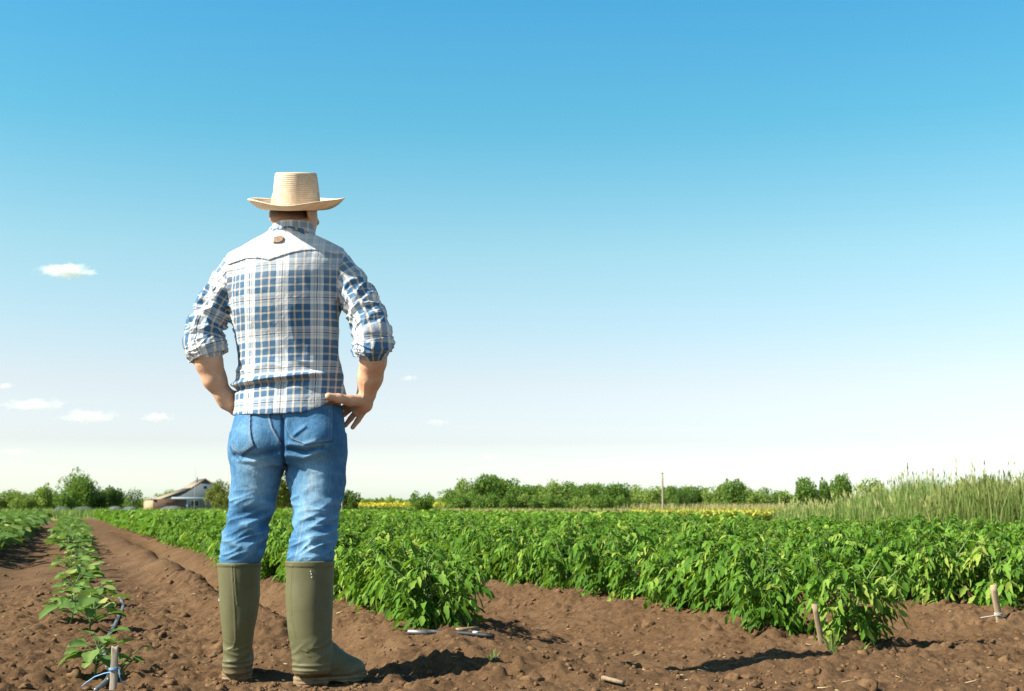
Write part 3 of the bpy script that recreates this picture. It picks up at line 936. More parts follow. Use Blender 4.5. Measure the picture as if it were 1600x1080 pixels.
# rolled cuffs: bulky crumpled rings of cloth above the forearms
def cuff(pts, rad, seed, mode, lo, hi):
    ax = pts[-1] - pts[0]; L = np.linalg.norm(ax); ax = ax / L
    def f(P):
        t = (P - pts[0]) @ ax; v_ = P - pts[0] - t[:, None] * ax; r = np.linalg.norm(v_, axis=1)
        s, a, _ = arm_uv(P, pts)
        Q = np.stack([np.cos(a) * 1.4, np.sin(a) * 1.4, t * 55 + 1.6 * np.sin(a * 1.0 + seed)], 1)
        Q2 = np.stack([np.cos(a) * 3.5, np.sin(a) * 3.5, t * 40], 1)
        tilt = .007 * np.sin(a + seed)
        R = np.interp(t - tilt, np.linspace(0, L, len(rad)), rad) + .008 * (fold(Q, seed, 1.8) - .4) + .0025 * (fold(Q2, seed + 2, 2) - .4)
        d = np.abs(r - R + .006) - .006
        return np.maximum(d, np.maximum(-(t - tilt) , t - tilt - L)) - .0015
    v, q = mesh_sdf(f, lo, hi, .0025)
    me = make_mesh('cuff', v, q, PLAID, True); finish_plaid(me, v, q, mode)
    add_obj('cuff', me, shirt)
cuff([wp(318, 533, -.022), wp(322, 545, -.02), wp(327, 557, -.016)], px(30, 33, 30), 5, 'L', wp(280, 572, -.13), wp(362, 518, .11))
cuff([wp(582, 529, -.088), wp(582.5, 541, -.086), wp(583, 553, -.08)], px(30, 32.5, 29), 9, 'R', wp(540, 566, -.22), wp(622, 512, .04))

# ------------------------------------------------------------------ jeans
def denim():
    m = Mat('blue denim')
    P = m.obj()
    f = m.attr('wear').outputs['Fac']; st = m.attr('stitch').outputs['Fac']
    tw = m.n('TexWave', wave_type='BANDS', bands_direction='DIAGONAL'); tw.inputs['Scale'].default_value = 260; tw.inputs['Distortion'].default_value = 1.5; tw.inputs['Detail'].default_value = 2
    m.l(P, tw.inputs['Vector'])
    mp = m.n('Mapping'); mp.inputs['Scale'].default_value = (300, 300, 26); m.l(P, mp.inputs[0])
    streak = m.noise(1.0, 3, .6, mp.outputs[0])
    fac = m.math('ADD', f, m.math('MULTIPLY', m.math('SUBTRACT', m.noise(24, 5, .65), .5), .34))
    fac = m.math('ADD', fac, m.math('MULTIPLY', m.math('SUBTRACT', streak, .5), .45))
    fac = m.math('ADD', fac, m.math('MULTIPLY', m.math('SUBTRACT', tw.outputs['Fac'], .5), .12))
    c = m.ramp(fac, [(.0, (.017, .06, .135)), (.30, (.048, .145, .28)), (.62, (.16, .315, .47)), (1.0, (.46, .60, .70))])
    c = m.mix(st, c, (.40, .36, .33))
    c = m.mix(m.attr('seam').outputs['Fac'], c, (.012, .03, .075))
    n = m.bump(tw.outputs['Fac'], .12, .0008); n = m.bump(m.noise(70, 5, .65, dist=.8), .4, .004, n)
    return m.set(c, .9, n, .15).m
DENIM = denim()
def denim_attrs(me, v, pocket=False):
    X, Z = v[:, 0], v[:, 2]
    back = (v[:, 1] < YM + .03)
    wr = .32 + .16 * fbm(v * 7, 3, 90)
    if not pocket: wr = wr + 2.2 * 10 * np.clip(jeans_wrinkle(v), -.012, .014)
    for (a, b, sx, sz, k) in ((398, 745, .05, .11, .42), (490, 755, .045, .12, .42), (480, 860, .035, .045, .36), (372, 850, .05, .06, .12), (500, 695, .03, .012, .25), (405, 722, .05, .02, .14), (383, 676, .03, .03, .12)):
        c = qxz(a, b); wr += k * np.exp(-((X - c[0]) / sx) ** 2 - ((Z - c[1]) / sz) ** 2)
    st = np.zeros(len(v)); se = np.zeros(len(v))
    def ln(pts, w, arr, k=1.0, dash=0):
        l = line_d(X, Z, [qxz(*p) for p in pts]); e = k * np.exp(-(l / w) ** 2) * back
        if dash: e = e * (np.sin((X + Z * 1.3) * dash) > -.3)
        return np.maximum(arr, e)
    if not pocket:
        st = ln([(419.5, 648), (425, 668), (432, 680), (440, 694)], .0022, st, .5)
        se = ln([(422.5, 648), (428, 668), (436, 680), (443, 696)], .003, se, .8)
        se = ln([(443.5, 690), (444, 740)], .006, se, .6)
        st = ln([(490, 735), (484, 765), (478, 800), (470, 835), (462, 878)], .002, st, .35)
        se = ln([(393, 648), (395, 672), (398, 690), (401, 700), (380, 712), (375, 720), (360, 706), (356, 697)], .0035, se, .6)
        se = ln([(438, 648), (449, 670), (455, 684), (458, 690), (477, 696), (520, 690)], .003, se, .45)
    else:
        st = ln([(390, 648), (392.5, 690)], .0019, st, .7, 900); st = ln([(392, 688), (398, 697), (376, 710), (360, 698)], .0019, st, .8, 900)
        st = ln([(396, 691), (375, 706), (361, 694)], .0016, st, .6, 900)
        st = ln([(442, 648), (447, 665), (453, 680), (462, 688), (478, 693)], .0019, st, .7, 900); st = ln([(478, 693), (516, 688)], .0019, st, .4, 900)
        st = ln([(516, 640), (518, 688)], .0018, st, .45, 900); st = ln([(512.5, 640), (514.5, 687)], .0015, st, .35, 900)
    set_attr(me, 'wear', 'FLOAT', 'POINT', wr); set_attr(me, 'stitch', 'FLOAT', 'POINT', st); set_attr(me, 'seam', 'FLOAT', 'POINT', se)
v, q = mesh_sdf(jeans_d, lo_, hi_, .003)
me = make_mesh('jeans', v, q, DENIM, True); denim_attrs(me, v)
jeans = add_obj('jeans', me, person)
for poly in ([(367, 640), (390.5, 640), (393, 670), (396, 686), (399.5, 697), (375.5, 711.5), (352, 694), (356, 670)],
             [(439, 640), (518, 630), (520, 664), (520.5, 689), (480, 696), (472, 692), (457, 687), (450, 672)]):
    pl = [qxz(*p) for p in poly]
    def pocket_d(P):
        b = jeans_base(P) - jeans_wrinkle(P)
        d = np.maximum(b - .0045, -b - .003)
        return np.maximum(np.maximum(d, poly_d(P[:, 0], P[:, 2], pl)), P[:, 1] - YM - .0)
    v, q = mesh_sdf(pocket_d, wp(345, 722, -.22), wp(530, 628, .02), .0022)
    me = make_mesh('pocket', v, q, DENIM, True); denim_attrs(me, v, True)
    add_obj('pocket', me, jeans)

# ------------------------------------------------------------------ boots
m = Mat('olive rubber')
dust = m.math('ADD', m.attr('low').outputs['Fac'], m.math('MULTIPLY', m.math('SUBTRACT', m.noise(18, 5, .7), .55), .8))
c = m.mix(m.ramp(m.noise(9, 3), [(.3, 0.0), (.7, 1.0)]), (.098, .094, .042), (.125, .117, .054))
c = m.mix(m.ramp(dust, [(.12, 0.0), (.7, .8)]), c, (.22, .145, .085))
splat = m.math('ADD', m.math('MULTIPLY', m.attr('low').outputs['Fac'], .55), m.noise(46, 4, .75))
c = m.mix(m.ramp(splat, [(.68, 0.0), (.74, .8)]), c, (.13, .075, .04))
m.set(c, m.ramp(m.noise(30, 4), [(.3, .50), (.7, .68)]), m.bump(m.noise(140, 3), .05, .001), .4)
RUBBER = m.m
m = Mat('dusty sole')
m.set(m.mix(m.ramp(m.noise(26, 5, .7), [(.35, 0.0), (.65, 1.0)]), (.15, .115, .065), (.27, .18, .105)), .85, m.bump(m.noise(90, 4, .7), .4, .002), .2)
SOLE = m.m
m = Mat('white print'); m.set((.7, .7, .66), .6); WHITE = m.m
for s in (-1, 1):
    f = lambda P: np.maximum(boot_d(P, s) - boot_detail(P, s), P[:, 2] - qxz(400, 879 if s < 0 else 876, .02 if s < 0 else -.07)[1])
    sh, H, fd, sd = boot_parts(s)
    a = np.minimum(H, H + fd * .2) - [.12, .14, 0]; b = np.maximum(H, H + fd * .2) + [.12, .14, 0]
    a[2], b[2] = -.02, qxz(400, 870)[1]
    v, q = mesh_sdf(f, a, b, .003)
    me = make_mesh('boot', v, q, RUBBER, True)
    set_attr(me, 'low', 'FLOAT', 'POINT', np.clip(.55 - (v[:, 2] - H[2]) / .2, 0, 1))
    boot = add_obj('boot', me, person)
    v, q = mesh_sdf(lambda P: sole_d(P, s), a - [0, 0, .01], np.array([b[0], b[1], .08]), .0025)
    add_obj('sole', make_mesh('sole', v, q, SOLE, True), boot)
    if s > 0:                                           # three small white moulded dots on the shaft
        g = Geo()
        for p_ in ((491, 891), (492, 895), (492.5, 900)):
            p = wp(*p_, -.07); cx, a_, cy, b_, n_ = sh.at(np.array([p[2]]))
            y = cy[0] - b_[0] * (1 - abs((p[0] - cx[0]) / a_[0]) ** n_[0]) ** (1 / n_[0]) - .0032
            th = np.linspace(0, 2 * np.pi, 8, endpoint=False)
            v = np.stack([p[0] + .0020 * np.cos(th), np.full(8, y - .001), p[2] + .0020 * np.sin(th)], 1)
            v = np.vstack([v, v + [0, .008, 0]]); i = np.arange(8); j = (i + 1) % 8
            g.add(v, np.stack([i, j, j + 8, i + 8], 1)); g.add(v[:8], [[0, 1, 2, 3], [0, 3, 4, 7], [4, 5, 6, 7]])
        add_obj('print', g.mesh('print', WHITE), boot)
    else:                                               # a small white mark on the outer edge
        g = Geo(); p = wp(343.5, 936, .02)
        for k in range(3): g.box(p + [-.002 + .0015 * k, -.012 - .004 * k, -.006 + .004 * k], p + [.005, .002 - .004 * k, -.003 + .004 * k])
        add_obj('print', g.mesh('print', WHITE), boot)

# ------------------------------------------------------------------ straw hat
def straw_hat():
    N = 144
    ph = np.linspace(0, 2 * np.pi, N, endpoint=False)      # 0 = face direction, clockwise to the right
    tilt = math.radians(-14.0)                             # pushed back: the back lower than the front
    yw = math.radians(0.0)
    hf = np.array([math.sin(yw), math.cos(yw), 0]); hs = np.array([math.cos(yw), -math.sin(yw), 0])
    zb = world_at(460, 329, YM - .08)[2]                   # where the brim leaves the crown at the back
    C0 = np.array([wp(463.0, 322)[0], HC[1] - .004, zb + .021])
    def place(s, f, u):
        c, sn = math.cos(tilt), math.sin(tilt)
        f2, u2 = f * c + u * sn, -f * sn + u * c
        return C0 + s[..., None] * hs + f2[..., None] * hf + u2[..., None] * UP
    prof = []                                              # (ring kind, k)
    A, B = .0885, .104
    S_, F_, U_, L_ = [], [], [], []
    top = .136
    # crown: centre of the top to the base
    for r in np.linspace(0.0, .86, 14):
        dent = -.016 * (1 - (r / .86) ** 2) ** 1.0
        S_.append(A * .89 * r * np.sin(ph)); F_.append(B * .90 * r * np.cos(ph)); U_.append(np.full(N, top + dent) - .006 * np.cos(ph) * 0); L_.append(r * .09)
    for t in np.linspace(0, 1, 9):
        a = t * np.pi / 2; r = .86 + .10 * math.sin(a)
        S_.append(A * .89 * r * np.sin(ph)); F_.append(B * .90 * r * np.cos(ph)); U_.append(np.full(N, top + .002 - .010 * (1 - math.cos(a)))); L_.append(.078 + t * .014)
    for t in np.linspace(.04, 1, 26):
        k = .89 * .96 + (1 - .89 * .96) * t ** .8
        S_.append(A * k * np.sin(ph)); F_.append(B * (k + .008) * np.cos(ph)); U_.append(np.full(N, (top - .008) * (1 - t) + .006 * t)); L_.append(.092 + t * .13)
    # brim
    for t in np.linspace(.0, 1, 24)[1:]:
        side = np.abs(np.sin(ph)) ** 1.6
        w = .094 * t
        curl = t ** 1.9
        ws = w * (1 - .10 * curl * side)
        up = curl * (.046 * side + (.034 + .012 * np.cos(ph)) * (1 - side)) + .006 * (1 - t) ** 3
        up = up + .002 * np.sin(ph * 5 + 1) * t
        S_.append((A + ws) * np.sin(ph)); F_.append((B + ws * .92) * np.cos(ph)); U_.append(up); L_.append(.222 + w)
    k1 = len(S_)
    S_, F_, U_ = map(np.array, (S_, F_, U_)); L_ = np.array(L_)
    outer = place(S_, F_, U_)
    # inner skin: 3 mm along the normal direction
    du = np.gradient(outer, axis=0); dv = np.roll(outer, -1, 1) - np.roll(outer, 1, 1)
    nn = np.cross(du, dv); nn /= np.linalg.norm(nn, axis=2, keepdims=True) + 1e-12
    nn[0] = UP
    if (nn[20] @ UP).mean() < 0 and ((outer[30] - outer[30].mean(0)) * nn[30]).sum() < 0: nn = -nn
    sgn = np.sign(((outer[35] - outer[35].mean(0)) * nn[35]).sum()); nn = nn * sgn; nn[0] = UP
    inner = outer - nn * .0032
    V = np.vstack([outer.reshape(-1, 3), inner[::-1].reshape(-1, 3)])
    Lq = np.concatenate([np.repeat(L_, N), np.repeat(L_[::-1], N)]); K = 2 * k1
    i = np.arange(K - 1)[:, None] * N; j = np.arange(N)[None]; j2 = (j + 1) % N
    qd = np.stack([i + j, i + j2, i + N + j2, i + N + j], -1).reshape(-1, 4)
    me = make_mesh('straw_hat', V, qd[:, ::-1], None, True)
    crown = np.concatenate([np.repeat(np.arange(k1), N), np.repeat(np.arange(k1)[::-1], N)])
    set_attr(me, 'weave', 'FLOAT_VECTOR', 'POINT', np.stack([Lq, np.tile(ph, K), crown], 1))
    m = Mat('straw')
    sp = m.n('SeparateXYZ'); m.l(m.attr('weave').outputs['Vector'], sp.inputs[0])
    row = m.math('FRACT', m.math('ADD', m.math('MULTIPLY', sp.outputs[0], 1 / .0074), m.math('MULTIPLY', sp.outputs[1], 1 / (2 * math.pi))))
    prf = m.math('SINE', m.math('MULTIPLY', row, math.pi))
    pl = m.math('SINE', m.math('ADD', m.math('MULTIPLY', sp.outputs[1], 190.0), m.math('MULTIPLY', row, 5.0)))
    col = m.ramp(m.noise(45, 5, .7), [(.25, (.68, .50, .33)), (.5, (.81, .65, .47)), (.75, (.88, .75, .59))])
    st = m.noise(1.0, 3, .7, None)
    col = m.mix(m.ramp(prf, [(.0, .38), (.35, 0.0)]), col, (.46, .30, .16))
    h = m.math('ADD', prf, m.math('MULTIPLY', pl, .18))
    m.set(col, .75, m.bump(h, .6, .0018), .25)
    tr = m.n('BsdfTranslucent'); m.l(col, tr.inputs[0])
    ms = m.n('MixShader'); ms.inputs[0].default_value = .22
    m.l(m.p.outputs[0], ms.inputs[1]); m.l(tr.outputs[0], ms.inputs[2]); m.l(ms.outputs[0], m.out.inputs['Surface'])
    me.materials.append(m.m)
    hat = add_obj('straw_hat', me, person)
    return hat
straw_hat()
# ================================================================== crop plants
def leaf_mat(name, ramp_, trans, under, spec=.13, rough=.68, tw=.27):
    m = Mat(name)
    sh = m.attr('shade').outputs['Fac']
    oi = m.n('ObjectInfo')
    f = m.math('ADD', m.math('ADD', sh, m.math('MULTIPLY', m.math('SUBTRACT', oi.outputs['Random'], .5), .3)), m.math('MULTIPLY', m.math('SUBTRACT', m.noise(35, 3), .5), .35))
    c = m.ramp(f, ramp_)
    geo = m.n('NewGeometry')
    c = m.mix(m.math('MULTIPLY', geo.outputs['Backfacing'], .55), c, under)
    m.set(c, rough, m.bump(m.noise(150, 3, .6), .35, .002), spec)
    t = m.n('BsdfTranslucent'); t.inputs[0].default_value = (*trans, 1)
    ms = m.n('MixShader'); ms.inputs[0].default_value = tw
    m.l(m.p.outputs[0], ms.inputs[1]); m.l(t.outputs[0], ms.inputs[2]); m.l(ms.outputs[0], m.out.inputs['Surface'])
    return m.m
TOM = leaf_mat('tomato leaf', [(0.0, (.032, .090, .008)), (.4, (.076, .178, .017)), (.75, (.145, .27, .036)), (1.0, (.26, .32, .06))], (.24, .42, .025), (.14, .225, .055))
EGG = leaf_mat('eggplant leaf', [(0.0, (.05, .12, .025)), (.4, (.11, .20, .045)), (.75, (.18, .27, .075)), (1.0, (.29, .31, .09))], (.20, .34, .05), (.20, .28, .14))
STEM = simple_mat('green stem', (.10, .17, .045), .6, .3, 60)

LT = np.array([0, .16, .34, .52, .70, .86, 1.0])
def leaflets(base, d, up, L, W, droop, rg):
    """many pointed leaflets: base (k,3), direction, rough up, length, width -> vertices and faces"""
    k = len(base)
    d = d / np.linalg.norm(d, axis=1, keepdims=True)
    s = np.cross(d, up); s /= np.linalg.norm(s, axis=1, keepdims=True) + 1e-9
    n = np.cross(s, d)
    tw = (rg.random(k) - .5) * 1.1
    s, n = s * np.cos(tw)[:, None] + n * np.sin(tw)[:, None], n * np.cos(tw)[:, None] - s * np.sin(tw)[:, None]
    curl = (rg.random(k) - .35) * 1.3; bow = .5 * rg.standard_normal(k)
    def pt(t, w, lift):
        tr = bow * t
        sx = s * np.cos(tr)[:, None] + n * np.sin(tr)[:, None]; nn = n * np.cos(tr)[:, None] - s * np.sin(tr)[:, None]
        p = base + d * (t * L)[:, None] + nn * (lift - curl * L * .35 * t * t)[:, None] + sx * w[:, None]
        p[:, 2] -= droop * L * t ** 2
        return p
    z = np.zeros(k)
    mids = [pt(t, z, z) for t in LT]
    wid = [.78, .72, 1.0, .62, .52]
    if rg.random() < .5: wid = [.6, 1.0, .78, .82, .36]
    cup = .1 + .45 * rg.random(k)
    Ls, Rs = [], []
    for t, w in zip(LT[1:6], wid):
        for lst, sg in ((Ls, -1), (Rs, 1)):
            ww = W * w * .5 * (.72 + .56 * rg.random(k))
            lst.append(pt(t + .07 * (rg.random() - .3), sg * ww, ww * cup))
    V = np.stack(mids + Ls + Rs, 1).reshape(-1, 3)
    b = np.arange(k)[:, None] * 17
    tri = np.concatenate([b + np.array([[0, 12, 1]]), b + np.array([[5, 16, 6]]), b + np.array([[0, 1, 7]]), b + np.array([[5, 6, 11]])])
    quad = np.concatenate([b + np.array([[i, 11 + i, 12 + i, i + 1]]) for i in range(1, 5)] + [b + np.array([[i, i + 1, 7 + i, 6 + i]]) for i in range(1, 5)])
    return V, tri, quad

def tomato(seed, H=.40, nl=80, spread=.28):
    rg = np.random.default_rng(seed)
    st = Geo(); B, D_, U_, L_, W_, S_, R_ = [], [], [], [], [], [], []
    ns_ = 6
    for k in range(ns_):
        a = 2 * np.pi * (k + rg.random()) / ns_; r = spread * (.35 + .55 * rg.random()); h = H * (.72 + .33 * rg.random())
        tip = np.array([math.cos(a) * r, math.sin(a) * r, h]); mid = np.array([math.cos(a) * r * .35, math.sin(a) * r * .35, h * .55])
        pts = catmull([[0, 0, -.02], mid, tip], 7)
        st.tube(pts, np.linspace(.0065, .003, 7), 6)
        m = nl // ns_
        for i in range(m):
            t = .12 + .88 * (i + rg.random()) / m
            p = pts[min(int(t * 6), 5)] + (pts[min(int(t * 6), 5) + 1] - pts[min(int(t * 6), 5)]) * (t * 6 % 1)
            az = a + (rg.random() - .5) * 4.6
            RL = (.10 + .10 * rg.random()) * (1.05 - .35 * t)
            el = .15 + .75 * rg.random() + (.45 if t > .85 else 0)
            dirv = np.array([math.cos(az) * math.cos(el), math.sin(az) * math.cos(el), math.sin(el)])
            fall = (.25 + .85 * rg.random()) * RL
            q = lambda u: p + dirv * RL * u + np.array([0, 0, -fall * u * u])
            rp = np.array([q(u) for u in (0, .35, .7, 1.0)])
            st.tube(rp, [.0024, .002, .0016, .001], 4, False)
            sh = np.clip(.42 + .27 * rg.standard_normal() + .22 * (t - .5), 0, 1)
            if rg.random() < .035: sh = 1.0
            side = np.array([-math.sin(az), math.cos(az), 0])
            for u, sc in ((.38, .62), (.62, .85), (.84, .8)):
                dd = q(u + .05) - q(u); dd /= np.linalg.norm(dd)
                for sg in (-1, 1):
                    v = side * sg * (.75 + .3 * rg.random()) + dd * (.55 + .4 * rg.random()) + np.array([0, 0, .3 - .95 * rg.random()])
                    B.append(q(u)); D_.append(v); L_.append(.050 * sc * (.8 + .45 * rg.random())); W_.append(.025 * sc * (.8 + .5 * rg.random())); S_.append(sh + .1 * rg.standard_normal())
            dd = q(1.0) - q(.9)
            B.append(q(1.0)); D_.append(dd / np.linalg.norm(dd) + .3 * rg.standard_normal(3)); L_.append(.057 * (.8 + .4 * rg.random())); W_.append(.029); S_.append(sh)
    B, D_ = np.array(B), np.array(D_); k = len(B)
    V, T, Q = leaflets(B, D_, np.tile([0, 0, 1.0], (k, 1)) + .35 * rg.standard_normal((k, 3)), np.array(L_), np.array(W_), .3 + .35 * rg.random(k), rg)
    V[:, 2] = np.maximum(V[:, 2], -.01)
    leaf = make_mesh('foliage', V, [T, Q], TOM, False)
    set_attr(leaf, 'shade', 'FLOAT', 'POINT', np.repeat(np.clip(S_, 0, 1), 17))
    stem = st.mesh('stem', STEM, True)
    return stem, leaf
TOMS = [tomato(100 + k, .355 + .03 * (k % 3), 138 + 18 * (k % 2)) for k in range(7)]

def joined(stem, leaf):
    """one mesh of stem and foliage for the plants farther off"""
    me = bpy.data.meshes.new('tomato_plant')
    import bmesh
    bm = bmesh.new(); bm.from_mesh(leaf); nf = len(bm.faces); bm.from_mesh(stem); bm.faces.ensure_lookup_table()
    for f in bm.faces[nf:]: f.material_index = 1
    bm.to_mesh(me); bm.free()
    me.materials.append(TOM); me.materials.append(STEM)
    return me
JOINT = [joined(*t) for t in TOMS]

R = np.random.default_rng(5)
spots = []
for r in range(0, 22):
    n0 = ROW0 + r * PITCHR + (.02 if r == 1 else 0)
    s0 = {0: 5.72, 1: 4.98, 2: 5.2}.get(r, 6.0 + .4 * math.sin(r * 2.3))
    s = s0
    while s < 74:
        nn = n0 + .06 * R.standard_normal(); px_, py_ = xy(nn, s)
        s += .30 + .07 * R.random()
        if py_ > 62 or abs(px_) > py_ * .42 + 1.6: continue
        if py_ > 24 and px_ > .19 * py_ + .2: continue
        if py_ > np.interp(px_ / py_, [-.2, -.1, 0, .1, .15, .25, .35], [62, 58, 43, 30, 25, 20.5, 17]): continue
        if r == 2 and 5.45 < s < 6.02: continue
        if r >= 2 and R.random() < .05 and py_ < 14: continue
        spots.append((math.hypot(px_, py_), px_, py_, r, s - s0 < .36))
spots.sort()
ROWTXT = {0: 'in the crop row just right of the farmer', 1: 'in the second crop row right of the farmer', 2: 'in the third crop row, towards the right edge'}
END = {0: 'leafy tomato plant ending the row by the black pipe, beside the right boot', 1: 'large dark tomato plant at the row end, beside the leaning wooden stake', 2: 'tomato plant at the row end, beside the pale stake with white string'}
first = {}
for k, (dist, px_, py_, r, isend) in enumerate(spots[:300]):
    var = R.integers(7); sc = .86 + .26 * R.random(); rz = R.random() * 6.28
    z = float(ground_z(px_, py_))
    if k < 90:
        root = empty('tomato_plant', (px_, py_, z), rz)
        add_obj('stem', TOMS[var][0], root); add_obj('foliage', TOMS[var][1], root)
    else:
        root = add_obj('tomato_plant', JOINT[var], None, (px_, py_, z)); root.rotation_euler = (0, 0, rz)
    root.scale = (sc, sc, sc * (.86 + .14 * R.random()))
    g_ = min(r, 3)
    if isend and r in END and r not in first:
        first[r] = 1
        tag(root, END[r], 'tomato plant', 'tomato plants in rows')
    else:
        tag(root, 'green bushy tomato plant ' + (ROWTXT[r] if r in ROWTXT else 'in the dense rows beyond the third row'), 'tomato plant', 'tomato plants in rows')

# the rest of the field reads as one green mass
rg = np.random.default_rng(77)
def lowplant(seed):
    rg = np.random.default_rng(seed); k = 150
    a = rg.random(k) * 6.28; r = .34 * np.sqrt(rg.random(k)); h = .08 + .36 * rg.random(k) ** .7 * (1 - .5 * (r / .36) ** 2)
    B = np.stack([np.cos(a) * r, np.sin(a) * r, h], 1); az = a + rg.standard_normal(k)
    D_ = np.stack([np.cos(az), np.sin(az), -.2 - .8 * rg.random(k)], 1); D_ /= np.linalg.norm(D_, axis=1, keepdims=True)
    L = .08 + .07 * rg.random(k); W = .022 + .02 * rg.random(k)
    s = np.cross(D_, [0, 0, 1.0] + .6 * rg.standard_normal((k, 3))); s /= np.linalg.norm(s, axis=1, keepdims=True)
    V = np.stack([B, B + D_ * (L * .5)[:, None] + s * W[:, None] + [0, 0, .012], B + D_ * L[:, None], B + D_ * (L * .5)[:, None] - s * W[:, None] + [0, 0, .012]], 1)
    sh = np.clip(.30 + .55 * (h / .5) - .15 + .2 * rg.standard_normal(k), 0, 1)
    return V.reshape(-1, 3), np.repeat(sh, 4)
lows = [lowplant(900 + k) for k in range(8)]
VV, SS = [], []
for dist, px_, py_, r, _ in spots[300:]:
    v, s_ = lows[rg.integers(8)]; an = rg.random() * 6.28; c, sn = math.cos(an), math.sin(an); sc = .95 + .2 * rg.random()
    w = np.stack([v[:, 0] * c - v[:, 1] * sn, v[:, 0] * sn + v[:, 1] * c, v[:, 2]], 1) * sc
    VV.append(w + [px_, py_, float(ground_z(px_, py_))]); SS.append(s_)
V = np.vstack(VV); k = len(V) // 4; b = np.arange(k)[:, None] * 4
me = make_mesh('tomato_field', V, np.concatenate([b + [[0, 1, 2]], b + [[0, 2, 3]]]), TOM)
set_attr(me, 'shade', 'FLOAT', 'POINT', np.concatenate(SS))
tag(add_obj('tomato_field', me), 'green mass of tomato rows filling the far part of the field', 'tomato field', kind='stuff')
print('tomato spots', len(spots))

# ------------------------------------------------------------------ eggplants
def broad(base, d, L, W, droop, rg, sh, V, Q, S, n0):
    d = np.array(d) / np.linalg.norm(d); s = np.cross(d, [0, 0, 1.0]); s /= np.linalg.norm(s); n = np.cross(s, d)
    roll = (rg.random() - .5) * .9; s, n = s * math.cos(roll) + n * math.sin(roll), n * math.cos(roll) - s * math.sin(roll)
    T = np.linspace(0, 1, 8); A = np.array([-1, -.55, 0, .55, 1])
    wv = rg.random() * 6
    for t in T:
        w = W * .5 * (math.sin(math.pi * min(1, t ** .8)) ** .55 if 0 < t < 1 else 0.02) * (1 + .13 * math.sin(t * 17 + wv))
        for a in A:
            p = base + d * L * t + s * w * a + n * (abs(a) * w * .28 + .012 * L * 8 * .1 * math.sin(t * 13 + a * 2 + wv)) - np.array([0, 0, droop * L * t * t])
            V.append(p); S.append(sh + (.28 if a == 0 else 0))
    for i in range(7):
        for j in range(4): Q.append([n0 + i * 5 + j, n0 + i * 5 + j + 1, n0 + (i + 1) * 5 + j + 1, n0 + (i + 1) * 5 + j])
    return n0 + 40
def eggplant(seed, H=.2, nl=9, big=.13):
    rg = np.random.default_rng(seed); st = Geo(); V, Q, S = [], [], []; n0 = 0
    top = np.array([.02 * rg.standard_normal(), .02 * rg.standard_normal(), H * .8])
    st.tube([[0, 0, -.02], top * [.6, .6, .5], top], [.006, .005, .004], 6)
    for k in range(nl):
        t = .35 + .65 * k / nl; a = k * 2.4 + rg.random(); el = .35 + .5 * rg.random() + .4 * (t > .9)
        p = top * [1, 1, t]; pl = .05 + .05 * rg.random()
        d = np.array([math.cos(a) * math.cos(el), math.sin(a) * math.cos(el), math.sin(el)])
        q = p + d * pl
        st.tube([p, (p + q) / 2 + [0, 0, .004], q], [.003, .0025, .002], 5, False)
        d2 = np.array([math.cos(a), math.sin(a), .45 - .75 * rg.random()])
        L = big * (.65 + .5 * rg.random()) * (1.1 - .4 * t)
        n0 = broad(q, d2, L, L * (.72 + .16 * rg.random()), .05 + .35 * rg.random(), rg, np.clip(.45 + .25 * rg.standard_normal(), .05, .95), V, Q, S, n0)
    leaf = make_mesh('foliage', V, np.array(Q), EGG, True); set_attr(leaf, 'shade', 'FLOAT', 'POINT', np.clip(S, 0, 1))
    return st.mesh('stem', STEM, True), leaf
EGGS = [eggplant(300 + k, .13 + .03 * (k % 3), 18 + k % 5, .112) for k in range(6)]
egg = []
for (px_, py_, sc) in ((147, 1062, .85), (138, 990, 1.15), (110, 974, 1.05), (126, 926, 1.2), (116, 947, .9), (148, 950, .95), (138, 912, 1.0), (112, 905, 1.1), (130, 893, 1.15), (116, 884, 1.1), (126, 874, 1.15), (114, 866, 1.15), (122, 859, 1.15), (113, 853, 1.2), (119, 848, 1.2)):
    p = ground_px(px_, py_); egg.append((p[0], p[1], sc, 0))
s = 17.0
while s < 62:
    p = xy(.07 + .05 * R.standard_normal(), s); egg.append((p[0], p[1], 1.45 + .4 * R.random(), 0)); s += .38 + .1 * R.random()
for r_, n_ in enumerate((-.98, -1.3, -2.5, -2.8, -3.9)):
    s = 14.5 + 2 * R.random()
    while s < 62:
        p = xy(n_ + .09 * R.standard_normal(), s); s += .36 + .1 * R.random()
        if abs(p[0]) < p[1] * .42 + 1.2: egg.append((p[0], p[1], 1.9 + .6 * R.random(), r_ + 1))
egg.sort(key=lambda e: math.hypot(e[0], e[1]))
NEARE = ['small eggplant with broad leaves beside the near left stake', 'eggplant with big drooping leaves, second from the near left stake', 'eggplant with wide leaves, third from the near left stake']
ne = 0
for k, (x_, y_, sc, r_) in enumerate(egg[:300]):
    var = int(R.integers(6)); rz = R.random() * 6.28; z = float(ground_z(x_, y_))
    root = empty('eggplant', (x_, y_, z), rz); root.scale = (sc,) * 3
    add_obj('stem', EGGS[var][0], root); add_obj('foliage', EGGS[var][1], root)
    if r_ == 0 and ne < 3: lb = NEARE[ne]; ne += 1
    elif r_ == 0: lb = 'broad-leaved young eggplant in the single row left of the furrow'
    else: lb = 'pale green eggplant in the dense rows at the left edge'
    tag(root, lb, 'eggplant', 'young eggplants in rows')
print('eggplants', len(egg))

